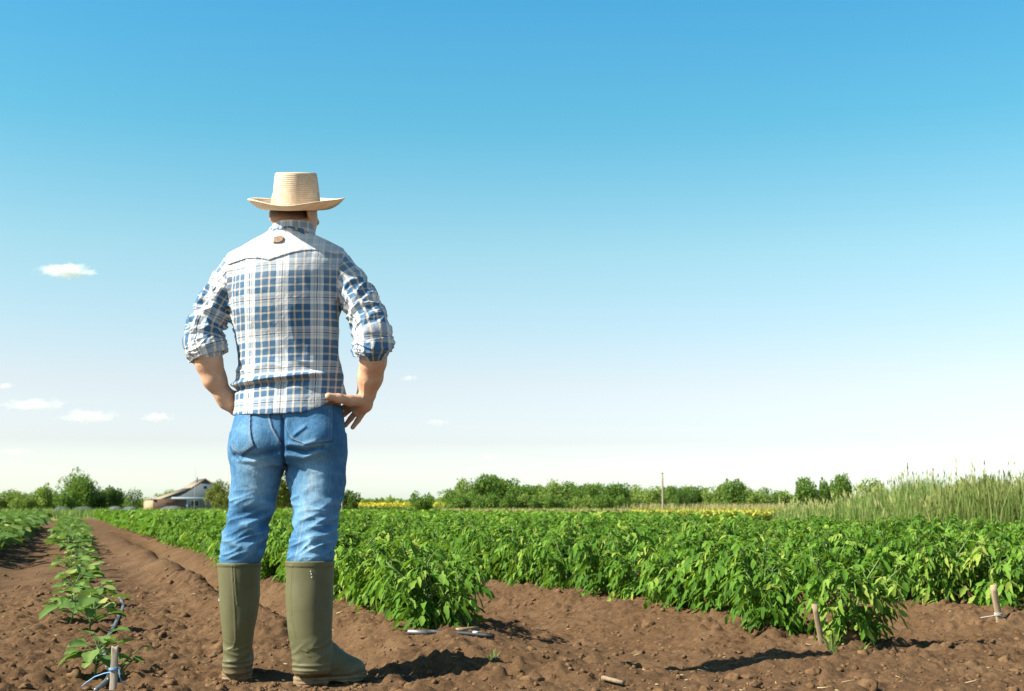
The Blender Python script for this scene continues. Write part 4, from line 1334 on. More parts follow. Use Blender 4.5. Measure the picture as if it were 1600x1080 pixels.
# weeds and tufts on the headland
def tuft(name, pos, label, n, h, seed, mat, sp=.05, w=.003):
    rg = np.random.default_rng(seed); g = Geo()
    for k in range(n):
        a = rg.random() * 6.28; r = sp * .3 * rg.random(); L = h * (.5 + .6 * rg.random()); o = sp * (.4 + 1.0 * rg.random())
        b = np.array([math.cos(a) * r, math.sin(a) * r, -.01]); t = b + [math.cos(a) * o, math.sin(a) * o, L * .8]; m_ = (b + t) / 2 + [0, 0, L * .22]
        s_ = np.array([-math.sin(a), math.cos(a), 0]) * w
        P_ = catmull([b, m_, t], 5); ww = np.array([1, 1, .8, .5, .05])[:, None]
        V = np.vstack([P_ - s_ * ww, P_ + s_ * ww]); i = np.arange(4)
        g.add(V, np.stack([i, i + 1, i + 6, i + 5], 1))
    me = g.mesh(name, mat); set_attr(me, 'shade', 'FLOAT', 'POINT', rg.random(len(me.vertices)) * .3 + .45)
    return tag(add_obj(name, me, None, (pos[0], pos[1], float(ground_z(pos[0], pos[1])) + .004)), label, 'weed', 'weeds on the bare soil')
GR = leaf_mat('weed blade', [(0, (.06, .11, .03)), (.5, (.12, .19, .05)), (1, (.30, .30, .10))], (.2, .33, .06), (.12, .19, .06))
for k, (px_, py_, lb, n, h) in enumerate([(770, 1038, 'wispy weed on the soil in front of the black pipe', 16, .09), (1300, 1022, 'small grass tuft at the foot of the leaning stake', 14, .10), (1345, 1020, 'sparse low weed on the soil right of the leaning stake', 9, .06),
                                          (1010 + 300, 1040, 'thin dry sprig on bare soil below the leaning stake', 5, .06), (52, 872, 'tiny green weed on the soil at the left edge', 12, .05), (215, 958, 'tiny weed near the drip pipe in the left row', 8, .04)]):
    tuft('weed', ground_px(px_, py_), lb, n, h, 40 + k, GR)
# seedling by the near stake
st, lf = eggplant(777, .07, 6, .055)
p = ground_px(196, 1062); root = empty('seedling', (p[0], p[1], float(ground_z(p[0], p[1]))))
add_obj('stem', st, root); add_obj('foliage', lf, root); tag(root, 'tiny light green seedling right of the near left stake', 'seedling')

# ------------------------------------------------------------------ stakes, pipes, string
def wood_mat(name, a, b):
    m = Mat(name); mp = m.n('Mapping'); mp.inputs['Scale'].default_value = (60, 60, 6); m.l(m.obj(), mp.inputs[0])
    f = m.noise(1.5, 6, .7, mp.outputs[0])
    return m.set(m.ramp(f, [(.3, a), (.7, b)]), .85, m.bump(f, .5, .002), .2).m
WOOD = wood_mat('weathered wood', (.16, .11, .065), (.36, .27, .175)); WOODP = wood_mat('pale wood', (.25, .18, .105), (.42, .33, .21)); WOODG = wood_mat('grey wood', (.20, .16, .12), (.42, .36, .28))
def stake(foot, top, w, t, mat, label, D=None, at=None):
    a = ground_px(*foot); b = world_at(top[0], top[1], a[1] + (D or 0))
    if at is not None: a = np.array([at[0], at[1], float(ground_z(*at))]); b = a + np.array([-.035, -.03, .185])
    ax = b - a; L = np.linalg.norm(ax); ax /= L
    e1 = np.cross(ax, [0, 1, 0]); e1 /= np.linalg.norm(e1); e2 = np.cross(e1, ax)
    g = Geo(); N = 9; k0 = 8
    rg = np.random.default_rng(int(foot[0])); ring = [(-1, -.8), (-.8, -1), (.8, -1), (1, -.8), (1, .8), (.8, 1), (-.8, 1), (-1, .8)]
    V = []
    for i in range(N):
        u = -.06 / L + (1 + .06 / L) * i / (N - 1); sc = 1 - .06 * (i == N - 1)
        for p in ring:
            jit = .06 * rg.standard_normal(2)
            hh = u * L + (.004 * rg.standard_normal() if i == N - 1 else 0)
            V.append(e1 * w / 2 * (p[0] * sc + jit[0]) + e2 * t / 2 * (p[1] * sc + jit[1]) + ax * hh)
    Q = [[i * k0 + j, i * k0 + (j + 1) % k0, (i + 1) * k0 + (j + 1) % k0, (i + 1) * k0 + j] for i in range(N - 1) for j in range(k0)]
    g.add(V, np.array(Q)); c = (N - 1) * k0
    g.v.append(np.array([np.mean(V[c:], 0)])); g.n += 1
    g.f.setdefault(3, []).append(np.array([[c + j, c + (j + 1) % k0, N * k0] for j in range(k0)]))
    o = add_obj('wooden_stake', g.mesh('wooden_stake', mat), None, tuple(a))
    return tag(o, label, 'stake', 'wooden row stakes'), a, ax, L
sk, a1, ax1, L1 = stake((176, 1084), (180, 1011), .022, .014, WOODG, 'grey wooden stake with blue string in the left foreground')
stake((1286, 1014), (1272, 945), .022, .02, WOOD, 'brown wooden stake leaning at the second row end', -.03)
s3, a3, ax3, L3 = stake((1537, 966), (1526, 918), .03, .02, WOODP, 'pale wooden stake leaning near the right edge', -.03, (2.46, 6.58))
def string(name, pts, r, mat, label):
    g = Geo(); g.tube(catmull(pts, 40), r, 5)
    return tag(add_obj(name, g.mesh(name, mat, True)), label, 'string')
BLUE = simple_mat('blue twine', (.16, .34, .55), .7, .3, 200); WTW = simple_mat('white twine', (.45, .44, .42), .8, .15, 200)
p = a1 + ax1 * .075; gl = ground_px(128, 1078); gl[2] += .012; gr_ = ground_px(200, 1076); gr_[2] += .012
loop = [p + np.array([.016 * math.cos(t), .013 * math.sin(t), .004 * t / 6]) for t in np.linspace(0, 12.5, 14)]
string('blue_string', [gl, (gl + p) / 2 + [0, -.01, .01]] + loop + [p + [.03, -.02, -.03], gr_], .0022, BLUE, 'frayed blue twine tied round the near left stake')
p = a3 + ax3 * .04
string('white_string', [p + [-.08, .03, -.02]] + [p + np.array([.019 * math.cos(t), .015 * math.sin(t), .009 * math.sin(t * 2.3)]) for t in np.linspace(0, 19, 20)] + [p + [.07, .02, -.03]], .002, WTW, 'white string knotted round the foot of the pale stake')

m = Mat('black pipe'); m.set(m.ramp(m.noise(30, 4), [(.3, (.010, .011, .013)), (.7, (.024, .026, .03))]), .6, m.bump(m.noise(90, 3), .1, .002), .5); BLACK = m.m
m = Mat('dusty drip pipe'); m.set(m.ramp(m.noise(14, 4), [(.3, (.06, .07, .085)), (.7, (.17, .165, .15))]), .4, None, .5); DRIP = m.m
pts = []
for (px_, py_) in ((150, 1085), (170, 1062), (163, 1030), (160, 1015), (174, 990), (184, 970), (192, 950), (186, 936)):
    q = ground_px(px_, py_); q[2] = float(ground_z(q[0], q[1])) + .012; pts.append(q)
g = Geo(); g.tube(catmull(pts, 80), .0095, 8)
tag(add_obj('drip_pipe', g.mesh('drip_pipe', DRIP, True)), 'bluish grey drip pipe lying along the left eggplant row', 'pipe')
A = ground_px(637, 1012); A[2] = float(ground_z(A[0], A[1])) + .022; B = ground_px(772, 1001); B[2] = float(ground_z(B[0], B[1])) + .018
root = empty('irrigation_pipe', tuple(A))
g = Geo(); d = B - A; sg = [d * t + [0, 0, .006 * math.sin(t * 3.1)] for t in np.linspace(.24, 1, 9)]; g.tube(sg, .0105, 10); add_obj('hose', g.mesh('hose', BLACK, True), root)
g = Geo(); g.tube([d * 0, d * .02, d * .09, d * .235], [.008, .0105, .0105, .0112], 10); m = Mat('bare metal'); m.set((.30, .30, .30), .5, None, .5); m.p.inputs['Metallic'].default_value = .7
add_obj('sleeve', g.mesh('sleeve', m.m, True), root)
g = Geo(); g.tube([d * .76 + [0, -.004, .012], d * .82 + [0, -.004, .013]], [.006, .006], 8); add_obj('clamp', g.mesh('clamp', simple_mat('light blue plastic', (.45, .58, .70), .4, .1), True), root)
tag(root, 'black irrigation pipe with silver end lying at the tomato row end', 'pipe')
def scrap(foot, dirx, L, w, t, mat, label, up=.0):
    a = ground_px(*foot); a[2] = float(ground_z(a[0], a[1])) + .012
    b = ground_px(*dirx); b[2] = float(ground_z(b[0], b[1])) + .012 + up
    ax = (b - a); ax *= L / np.linalg.norm(ax); e = np.cross(ax, [0, 0, 1]); e /= np.linalg.norm(e); n_ = np.cross(e, ax) / L
    rg = np.random.default_rng(int(foot[0])); V = []
    for u in (0, .3, .7, 1):
        for p_ in ((-1, -1), (1, -1), (1, 1), (-1, 1)): V.append(ax * (u + .04 * rg.standard_normal()) + e * w / 2 * (p_[0] * (1 - .25 * (u == 1)) + .12 * rg.standard_normal()) + n_ * t / 2 * p_[1])
    g = Geo(); g.add(V, np.array([[i * 4 + j, i * 4 + (j + 1) % 4, (i + 1) * 4 + (j + 1) % 4, (i + 1) * 4 + j] for i in range(3) for j in range(4)] + [[3, 2, 1, 0], [12, 13, 14, 15]]))
    return tag(add_obj('wood_scrap', g.mesh('wood_scrap', mat), None, tuple(a)), label, 'wood scrap')
scrap((942, 1054), (972, 1072), .085, .02, .012, WOOD, 'pale splinter of wood lying on the soil at bottom centre')
scrap((715, 1000), (758, 1010), .11, .018, .014, WOOD, 'brown stick lying across the black pipe', .01)
# ================================================================== beyond the field
def crown_mesh(seed, leaf=.16, n=3600, aspect=1.0, clumps=26, lean=0.0, sparse=0.0):
    """foliage of a unit-size tree (1 high, about 'aspect' wide) from many small leaves in clumps"""
    rg = np.random.default_rng(seed)
    C, Rr = [], []
    while len(C) < clumps:
        p = rg.random(3) * 2 - 1
        if np.linalg.norm(p) > 1: continue
        z = .16 + .78 * (p[2] * .5 + .5)
        w = aspect * .5 * (1 - abs(z - .5) ** 2.2 * 2.2) * (.8 + .4 * rg.random())
        C.append([p[0] * w + lean * z, p[1] * w, z * (.86 + .16 * rg.random())]); Rr.append((.09 + .10 * rg.random()) * (.7 + .3 * aspect))
    C, Rr = np.array(C), np.array(Rr)
    ci = rg.choice(len(C), n, p=Rr ** 2 / (Rr ** 2).sum())
    u = rg.standard_normal((n, 3)); u /= np.linalg.norm(u, axis=1, keepdims=True)
    r = Rr[ci] * (.45 + .75 * rg.random(n) ** .6 + .5 * (rg.random(n) ** 4))
    B = C[ci] + u * r[:, None] * [1, 1, .85]; B[:, 2] = np.maximum(B[:, 2], .02)
    d = u + .8 * rg.standard_normal((n, 3)); d[:, 2] -= .3; d /= np.linalg.norm(d, axis=1, keepdims=True)
    s = np.cross(d, rg.standard_normal((n, 3))); s /= np.linalg.norm(s, axis=1, keepdims=True) + 1e-9
    L = leaf * (.6 + .7 * rg.random(n)) * .35; W = L * (.32 + .2 * rg.random(n))
    V = np.stack([B, B + d * (L * .5)[:, None] + s * W[:, None], B + d * L[:, None], B + d * (L * .5)[:, None] - s * W[:, None]], 1).reshape(-1, 3)
    b = np.arange(n)[:, None] * 4
    me = make_mesh('crown', V, np.concatenate([b + [[0, 1, 2]], b + [[0, 2, 3]]]), None)
    sh = np.clip(.45 + .16 * rg.standard_normal(len(C))[ci] + .16 * rg.standard_normal(n), 0, 1)
    set_attr(me, 'shade', 'FLOAT', 'POINT', np.repeat(sh, 4))
    g = Geo()
    g.tube(catmull([[0, 0, -.03], [lean * .1 + .01, .0, .15], [lean * .3, .01, .35], [lean * .6, 0, .62]], 8), np.linspace(.028, .008, 8), 7)
    for k in rg.choice(len(C), min(9, len(C)), False):
        z0 = min(.08 + .4 * rg.random(), C[k][2] * .7); p0 = np.array([lean * z0 * .6, 0, z0])
        g.tube(catmull([p0, (p0 + C[k]) / 2 + [0, 0, -.03], C[k]], 5), np.linspace(.012, .004, 5), 5)
    return me, g.mesh('trunk', None, True)
BARK = simple_mat('bark', (.11, .085, .06), .9, .35, 6)
def tree_leaf(name, a, b, c, tr): return leaf_mat(name, [(0, a), (.5, b), (1, c)], tr, tuple(min(1, q * 1.3) for q in b), .2, .7, .28)
LEAFM = {'mid': tree_leaf('tree leaf', (.045, .095, .016), (.10, .175, .03), (.17, .25, .05), (.22, .36, .04)),
         'dark': tree_leaf('dark tree leaf', (.028, .065, .014), (.06, .115, .022), (.11, .17, .035), (.14, .24, .03)),
         'pale': tree_leaf('pale tree leaf', (.10, .16, .03), (.18, .255, .05), (.27, .33, .09), (.30, .42, .07)),
         'olive': tree_leaf('olive tree leaf', (.065, .09, .015), (.13, .155, .03), (.22, .23, .055), (.26, .30, .05))}
protos = {}
def proto(kind, shape):
    k = (kind, shape)
    if k not in protos:
        asp, cl, n, lf = {'round': (1.1, 30, 3800, .17), 'tall': (.62, 22, 2800, .17), 'wide': (1.7, 40, 4800, .16), 'bush': (1.35, 18, 2400, .24), 'airy': (.9, 16, 1500, .16)}[shape]
        c, t = crown_mesh(hash(shape) % 97 if False else {'round': 11, 'tall': 12, 'wide': 13, 'bush': 14, 'airy': 15}[shape] + {'mid': 0, 'dark': 20, 'pale': 40, 'olive': 60}[kind], lf, n, asp, cl)
        c.materials.append(LEAFM[kind]); t.materials.append(BARK)
        protos[k] = (c, t, asp)
    return protos[k]
TR = np.random.default_rng(3)
def tree(px_, top, w, D, kind, shape, label, group=None, name='tree', cat='tree'):
    c, t, asp = proto(kind, shape)
    p = world_at(px_, HOR, D); H = (HOR - top + 3) * D / F + CAMH; wid = w * D / F
    root = empty(name, (p[0], D, -.02), TR.random() * 6.28)
    add_obj('trunk', t, root); add_obj('crown', c, root)
    k = wid / asp
    v1, v2 = TR.random(2)
    root.scale = (k * (.9 + .25 * v1), k, H / .97 * ((.84 + .24 * v2) if group else 1.03))
    return tag(root, label, cat, group)
# left side
G1 = 'trees along the left horizon'
for px_, top, w, D, kd, sh in ((-22, 765, 40, 118, 'mid', 'round'), (8, 764, 34, 120, 'pale', 'round'), (22, 768, 30, 124, 'mid', 'round'), (36, 768, 34, 118, 'pale', 'round'), (54, 766, 34, 121, 'pale', 'round'), (85, 775, 22, 125, 'olive', 'bush')):
    tree(px_, top, w, D, kd, sh, 'low bushy tree in the hedge at the far left', G1)
tree(71, 758, 24, 119, 'pale', 'tall', 'slim upright tree left of the tallest left tree')
tree(122, 747, 62, 112, 'mid', 'wide', 'tallest spreading green tree on the left horizon')
tree(131, 744, 22, 111, 'mid', 'tall', 'spiky treetop rising within the spreading left tree')
tree(104, 768, 34, 109, 'mid', 'bush', 'low bush under the left side of the tallest left tree', None, 'bush', 'bush')
tree(152, 768, 34, 113, 'dark', 'round', 'dark round tree just right of the tallest left tree')
tree(176, 761, 44, 115, 'dark', 'round', 'dark dense tree between the tallest left tree and the house')
tree(209, 763, 24, 112, 'dark', 'airy', 'small dark tree standing left of the brick outbuilding')
tree(232, 778, 26, 185, 'pale', 'airy', 'faint small tree behind the brick outbuilding')
tree(262, 765, 30, 200, 'pale', 'airy', 'pale tree showing behind the house roof')
tree(339, 757, 30, 128, 'olive', 'round', 'yellow-green leafy tree in front of the house gable')
tree(352, 766, 26, 126, 'olive', 'bush', 'dense olive bush right of the house, beside the left leg', None, 'bush', 'bush')
tree(443, 741, 46, 112, 'olive', 'tall', 'olive green tree seen between the legs of the farmer')
tree(424, 756, 34, 114, 'olive', 'bush', 'bush half hidden behind the left leg of the farmer', None, 'bush', 'bush')
tree(546, 769, 34, 96, 'dark', 'bush', 'dark bush beside the wooden post, right of the farmer', None, 'bush', 'bush')
tree(658, 771, 34, 98, 'mid', 'bush', 'lone green bush before the yellow field', None, 'bush', 'bush')
# clump right of centre
G2 = 'trees of the long clump'
for px_, top, w, D, kd, sh in ((712, 764, 36, 112, 'mid', 'airy'), (728, 756, 46, 118, 'pale', 'round'), (778, 752, 52, 122, 'mid', 'round'), (800, 747, 44, 126, 'pale', 'airy'),
                               (818, 754, 46, 115, 'mid', 'round'), (842, 752, 44, 121, 'mid', 'round'), (862, 757, 40, 114, 'pale', 'round'), (883, 752, 40, 120, 'mid', 'tall'), (900, 747, 40, 123, 'mid', 'airy'),
                               (918, 756, 40, 116, 'mid', 'round'), (940, 757, 36, 121, 'mid', 'airy'), (962, 754, 40, 118, 'mid', 'round'), (980, 766, 34, 122, 'pale', 'round')):
    tree(px_, top - 3, w * 1.1, D, kd, sh, 'mid green tree in the long clump right of centre', G2)
tree(757, 740, 46, 113, 'mid', 'round', 'tallest tree of the clump, near its left end')
G3 = 'low bushes below the clump'
for px_ in np.arange(722, 985, 24): tree(px_ + 5 * TR.standard_normal(), 770 + 4 * TR.random(), 38, 106 + 5 * TR.random(), 'mid' if TR.random() < .7 else 'pale', 'bush', 'low bush at the foot of the long tree clump', G3, 'bush', 'bush')
G4 = 'scrub along the right horizon'
for px_, top, w, kd, sh in ((1000, 768, 34, 'pale', 'round'), (1018, 764, 28, 'pale', 'airy'), (1038, 770, 34, 'pale', 'bush'), (1076, 760, 32, 'mid', 'round'), (1100, 767, 34, 'pale', 'round'), (1120, 768, 30, 'pale', 'bush'), (1136, 762, 26, 'mid', 'round'),
                          (1164, 766, 30, 'pale', 'round'), (1184, 767, 26, 'pale', 'airy'), (1204, 763, 24, 'mid', 'airy'), (1222, 769, 34, 'pale', 'bush'), (1244, 770, 30, 'pale', 'bush')):
    tree(px_, top - 6, w * 1.35, 135 + 12 * TR.random(), kd, sh, 'pale scrubby tree in the low band right of the pole', G4)
tree(1053, 759, 26, 128, 'mid', 'round', 'round treetop just right of the wooden pole')
tree(1070, 766, 32, 112, 'dark', 'round', 'dark round bush with a short trunk right of the pole', None, 'bush', 'bush')
tree(1149, 748, 24, 130, 'mid', 'tall', 'pointed tree rising above the scrub right of the pole')
tree(1258, 744, 26, 96, 'mid', 'tall', 'small leafy tree at the left end of the tall grass')
tree(1282, 752, 32, 98, 'mid', 'bush', 'bush between the two small trees behind the grass', None, 'bush', 'bush')
tree(1316, 739, 28, 94, 'mid', 'round', 'roundest small tree rising behind the tall grass')
tree(1300, 756, 34, 99, 'mid', 'bush', 'low bush at the foot of the round tree', None, 'bush', 'bush')
tree(1362, 745, 46, 92, 'pale', 'airy', 'pale feathery tree behind the tall grass')
tree(1530, 748, 60, 90, 'mid', 'bush', 'bush hidden low behind the reedy grass', None, 'bush', 'bush')
# far wood on the horizon
rg = np.random.default_rng(61); VV = []; SS = []
for k in range(260):
    D = 380 + 120 * rg.random(); px_ = -100 + 1800 * rg.random() if k > 90 else 540 + 200 * rg.random()
    h = 2.2 + 1.4 * rg.random(); c = np.array([(px_ - 800) / F * D, D, 0])
    n = 150; u = rg.standard_normal((n, 3)); u /= np.linalg.norm(u, axis=1, keepdims=True)
    B = c + u * [3.5, 2, h * .5] * (rg.random((n, 1)) ** .4) + [0, 0, h * .5]
    d = rg.standard_normal((n, 3)) * .45; e = rg.standard_normal((n, 3)) * .3
    VV.append(np.stack([B - d, B + e, B + d, B - e], 1).reshape(-1, 3)); SS.append(np.full(n * 4, .35 + .5 * rg.random()))
V = np.vstack(VV); k = len(V) // 4; b = np.arange(k)[:, None] * 4
me = make_mesh('distant_woods', V, np.concatenate([b + [[0, 1, 2]], b + [[0, 2, 3]]]), LEAFM['pale']); set_attr(me, 'shade', 'FLOAT', 'POINT', np.concatenate(SS))
tag(add_obj('distant_woods', me), 'thin far-off line of woods on the horizon', 'woods', kind='stuff')

# ------------------------------------------------------------------ grasses and flower fields
def blades(name, pts, h, w, mat, seed, label, cat, heads=0.0, lean=.18, shade=None):
    rg = np.random.default_rng(seed); k = len(pts)
    a = rg.random(k) * 6.28; H = h * (.55 + .6 * rg.random(k)); o = H * lean * (rg.random(k) + .2)
    base = np.stack([pts[:, 0], pts[:, 1], np.full(k, -.03)], 1)
    dirv = np.stack([np.cos(a), np.sin(a), np.zeros(k)], 1); s = np.stack([-np.sin(a + .5), np.cos(a + .5), np.zeros(k)], 1)
    W = w * (.6 + .8 * rg.random(k))
    P = [base + dirv * (o * t ** 2)[:, None] + np.array([0, 0, 1.0]) * (H * t)[:, None] for t in (0, .45, .8, 1)]
    ww = [1, .9, .55, .06]
    V = np.stack([q for p, f in zip(P, ww) for q in (p - s * (W * f)[:, None], p + s * (W * f)[:, None])], 1).reshape(-1, 3)
    b = np.arange(k)[:, None] * 8
    Q = np.concatenate([b + [[i * 2, i * 2 + 1, i * 2 + 3, i * 2 + 2]] for i in range(3)])
    S = np.repeat(np.clip(.5 + .25 * rg.standard_normal(k) if shade is None else shade + .15 * rg.standard_normal(k), 0, 1), 8)
    fs = [Q]
    if heads:
        idx = np.where(rg.random(k) < heads)[0]; n = len(idx); t = P[3][idx]; L = .07 + .12 * rg.random(n)
        hv = np.stack([t - [0, 0, .0], t + s[idx] * .016 + np.array([0, 0, .5]) * L[:, None], t + np.array([0, 0, 1.]) * L[:, None] + dirv[idx] * .03, t - s[idx] * .016 + np.array([0, 0, .5]) * L[:, None]], 1).reshape(-1, 3)
        b2 = len(V) + np.arange(n)[:, None] * 4; fs.append(b2 + np.array([[0, 1, 2, 3]])); V = np.vstack([V, hv]); S = np.concatenate([S, np.full(n * 4, 1.0)])
    me = make_mesh(name, V, fs, mat); set_attr(me, 'shade', 'FLOAT', 'POINT', S)
    return tag(add_obj(name, me), label, cat, kind='stuff')
GREENG = leaf_mat('grass blade', [(0, (.08, .13, .02)), (.5, (.155, .235, .05)), (.8, (.25, .31, .09)), (1, (.38, .36, .15))], (.2, .32, .06), (.13, .19, .05), .2, .7)
REED = leaf_mat('reedy grass', [(0, (.075, .12, .02)), (.5, (.15, .215, .045)), (.8, (.21, .28, .07)), (1, (.28, .27, .09))], (.24, .27, .07), (.16, .17, .05), .2, .7)
DRYG = leaf_mat('dry grass', [(0, (.20, .20, .07)), (.5, (.34, .32, .13)), (1, (.48, .42, .22))], (.3, .28, .1), (.34, .30, .14), .15, .8)
rg = np.random.default_rng(8)
def in_px(n, x0, x1, d0, d1, pw=1.0):
    D = d0 + (d1 - d0) * rg.random(n) ** pw; px_ = x0 + (x1 - x0) * rg.random(n)
    return np.stack([(px_ - 800) / F * D, D], 1), px_
pts, q = in_px(15000, 1205, 1470, 25, 46); keep = rg.random(len(q)) < np.clip((q - 1200) / 60, .12, 1)
tall = np.clip((q - 1130) / 290, .55, 1)
blades('tall_grass', pts[keep], 1.18 * tall[keep], .009, GREENG, 3, 'tall soft green grass left of the reedy patch at right', 'grass', .12, .22)
pts, q = in_px(15000, 1420, 1700, 22, 40)
blades('reedy_grass', pts, 1.0 * np.clip((q - 1330) / 170, .6, 1), .011, REED, 4, 'tall yellowish reedy grass at the right edge of the field', 'grass', .35, .12)
pts, q = in_px(7000, 1340, 1700, 21, 40)
blades('fine_grass', pts, 1.2 * np.clip((q - 1250) / 260, .5, 1), .005, GREENG, 26, 'fine wispy green grass mixed into the reedy patch at right', 'grass', .08, .32)
pts, q = in_px(90, 1400, 1660, 23, 34)
blades('grass_stalks', pts, 1.42 + 0 * q, .004, REED, 6, 'thin seed stalks standing above the tall grass', 'grass', .15, .2)
pts, q = in_px(7000, 960, 1260, 102, 135); keep = rg.random(len(q)) < np.clip((q - 950) / 70, 0, 1)
blades('dry_grass', pts[keep], .95, .03, DRYG, 5, 'pale dry grass under the scrub right of the pole', 'grass', 0, .3)
pts, q = in_px(9000, 690, 1260, 84, 114, .8)
blades('pale_grass', pts, .58, .028, DRYG, 15, 'low pale grass strip behind the tomato field', 'grass', 0, .4)
pts, q = in_px(3000, -60, 480, 66, 105)
blades('field_edge_grass', pts, .6, .03, GREENG, 16, 'rough grass behind the left end of the field', 'grass', 0, .4)

def flower_field(name, x0, x1, d0, d1, h, n, label, seed, hr=.09, leafmix=0.0, pc=((.42, .34, .02), (.62, .50, .04))):
    rg = np.random.default_rng(seed); D = d0 + (d1 - d0) * rg.random(n); px_ = x0 + (x1 - x0) * rg.random(n)
    B = np.stack([(px_ - 800) / F * D, D, h * (.75 + .3 * rg.random(n))], 1)
    u = rg.standard_normal((n, 3)); u[:, 2] = np.abs(u[:, 2]) * .5; u[:, 1] -= .7; u /= np.linalg.norm(u, axis=1, keepdims=True)
    s = np.cross(u, [0, 0, 1.0]); s /= np.linalg.norm(s, axis=1, keepdims=True); t = np.cross(s, u)
    th = np.linspace(0, 2 * np.pi, 6, endpoint=False); r = hr * (.7 + .6 * rg.random(n))
    head = (B[:, None] + r[:, None, None] * (s[:, None] * np.cos(th)[None, :, None] + t[:, None] * np.sin(th)[None, :, None])).reshape(-1, 3)
    b = np.arange(n)[:, None] * 6
    f = np.concatenate([b + [[0, 1, 2, 3]], b + [[0, 3, 4, 5]]])
    m = n * 3; D2 = d0 + (d1 - d0) * rg.random(m); p2 = x0 + (x1 - x0) * rg.random(m)
    L = np.stack([(p2 - 800) / F * D2, D2, h * .68 * rg.random(m) ** .7], 1); e = rg.standard_normal((m, 3)) * .12; g_ = rg.standard_normal((m, 3)) * .07
    lv = np.stack([L - e, L + g_, L + e, L - g_], 1).reshape(-1, 3); b2 = len(head) + np.arange(m)[:, None] * 4
    me = make_mesh(name, np.vstack([head, lv]), [f, b2 + np.array([[0, 1, 2, 3]])], None)
    me.materials.append(leaf_mat('petal ' + str(seed), [(0, pc[0]), (1, pc[1])], (.6, .5, .05), (.5, .42, .05), .1, .8)); me.materials.append(GREENG)
    me.polygons.foreach_set('material_index', np.concatenate([np.zeros(len(f), int), (rg.random(m) > leafmix).astype(int)]).astype(np.int32))
    set_attr(me, 'shade', 'FLOAT', 'POINT', np.concatenate([rg.random(len(head)), np.repeat(rg.random(m) * .6, 4)]))
    return tag(add_obj(name, me), label, 'flower field', kind='stuff')
flower_field('sunflower_field', 470, 735, 120, 150, .98, 5200, 'yellow flowering strip right of the farmer, on the horizon', 1)
flower_field('yellow_flowers', 985, 1240, 55, 84, .44, 26000, 'low yellow flowering strip behind the tomatoes right of the pole', 2, .04, .65, ((.32, .36, .08), (.46, .46, .13)))

# ------------------------------------------------------------------ house and yard
def brick(name, a, b, mo, sx=1.0):
    m = Mat(name); br = m.n('TexBrick'); br.inputs['Scale'].default_value = 2.2 * sx
    br.inputs['Color1'].default_value = (*a, 1); br.inputs['Color2'].default_value = (*b, 1); br.inputs['Mortar'].default_value = (*mo, 1); br.inputs['Mortar Size'].default_value = .012
    mp = m.n('Mapping'); mp.inputs['Rotation'].default_value = (math.pi / 2, 0, 0); m.l(m.obj(), mp.inputs[0]); m.l(mp.outputs[0], br.inputs['Vector'])
    c = m.mix(m.ramp(m.noise(1.2, 5), [(.35, 0.0), (.75, .4)]), br.outputs[0], tuple(x * .6 for x in a))
    return m.set(c, .9).m
HD = 170.0; pm = HD / F
hx = world_at(299, HOR, HD)[0]
house = empty('house', (hx, HD, 0), math.radians(14 + 7))
GREYW = simple_mat('grey render', (.105, .13, .155), .9, .18, .8); SLATE = simple_mat('grey planks', (.30, .33, .36), .85, .2, 2.0)
ROOFM = simple_mat('tan roof sheet', (.27, .215, .165), .8, .2, 1.5); TRIM = simple_mat('white-blue trim', (.27, .33, .40), .6, .1, 3); DARK = simple_mat('dark window', (.03, .035, .045), .2, .2, 3)
xl, xr, xa = -3.7, 5.6, 1.75; ze, zk, za = 1.75, 3.05, 4.3; dep = 9.0
xk = -.2
prof = [(xl, 0), (xr, 0), (xr, 1.9), (xa, za - .06), (xk, zk - .06), (xl, ze - .06)]
g = Geo(); n = len(prof)
V = [(p[0], 0, p[1]) for p in prof] + [(p[0], dep, p[1]) for p in prof]
g.add(V, np.array([[i, (i + 1) % n, (i + 1) % n + n, i + n] for i in range(n)]))
for o_ in (0, n):
    tri = np.array([[0, 1, 2], [0, 2, 3], [0, 3, 4], [0, 4, 5]]) + o_
    g.f.setdefault(3, []).append(tri if o_ else tri[:, ::-1])
add_obj('wall', g.mesh('wall', GREYW), house)
g = Geo()
def slab(a, b, t=.14, y0=-.28, y1=dep + .4):
    V = [(a[0], y0, a[1]), (b[0], y0, b[1]), (b[0], y1, b[1]), (a[0], y1, a[1])]
    g.add(V + [(p[0], p[1], p[2] + t) for p in V], np.array([[3, 2, 1, 0], [4, 5, 6, 7], [0, 1, 5, 4], [1, 2, 6, 5], [2, 3, 7, 6], [3, 0, 4, 7]]))
slab((xl - .6, ze - .22), (xk, zk)); slab((xk, zk), (xa, za)); slab((xa, za), (xr + .4, 1.65))
roof = add_obj('roof', g.mesh('roof', ROOFM), house)
g = Geo(); g.box((xa - .85, 2.6, za - .5), (xa - .7, 2.75, za + .35)); add_obj('chimney', g.mesh('chimney', GREYW), roof)
g = Geo(); g.box((xl + .6, -.09, 1.62), (xa + 2.6, -.003, 1.95)); g.box((xl + 3.05, -.07, 0), (xl + 3.3, -.003, 1.62)); g.box((xl + .15, -.07, 0), (xl + .28, -.003, 1.62)); add_obj('trim', g.mesh('trim', TRIM), house)
g = Geo(); g.box((xl + .28, -.04, 0), (xl + 3.05, -.003, 1.62)); add_obj('gate_panel', g.mesh('gate_panel', simple_mat('grey-green panel', (.09, .105, .10), .9, .25, 1.2)), house)
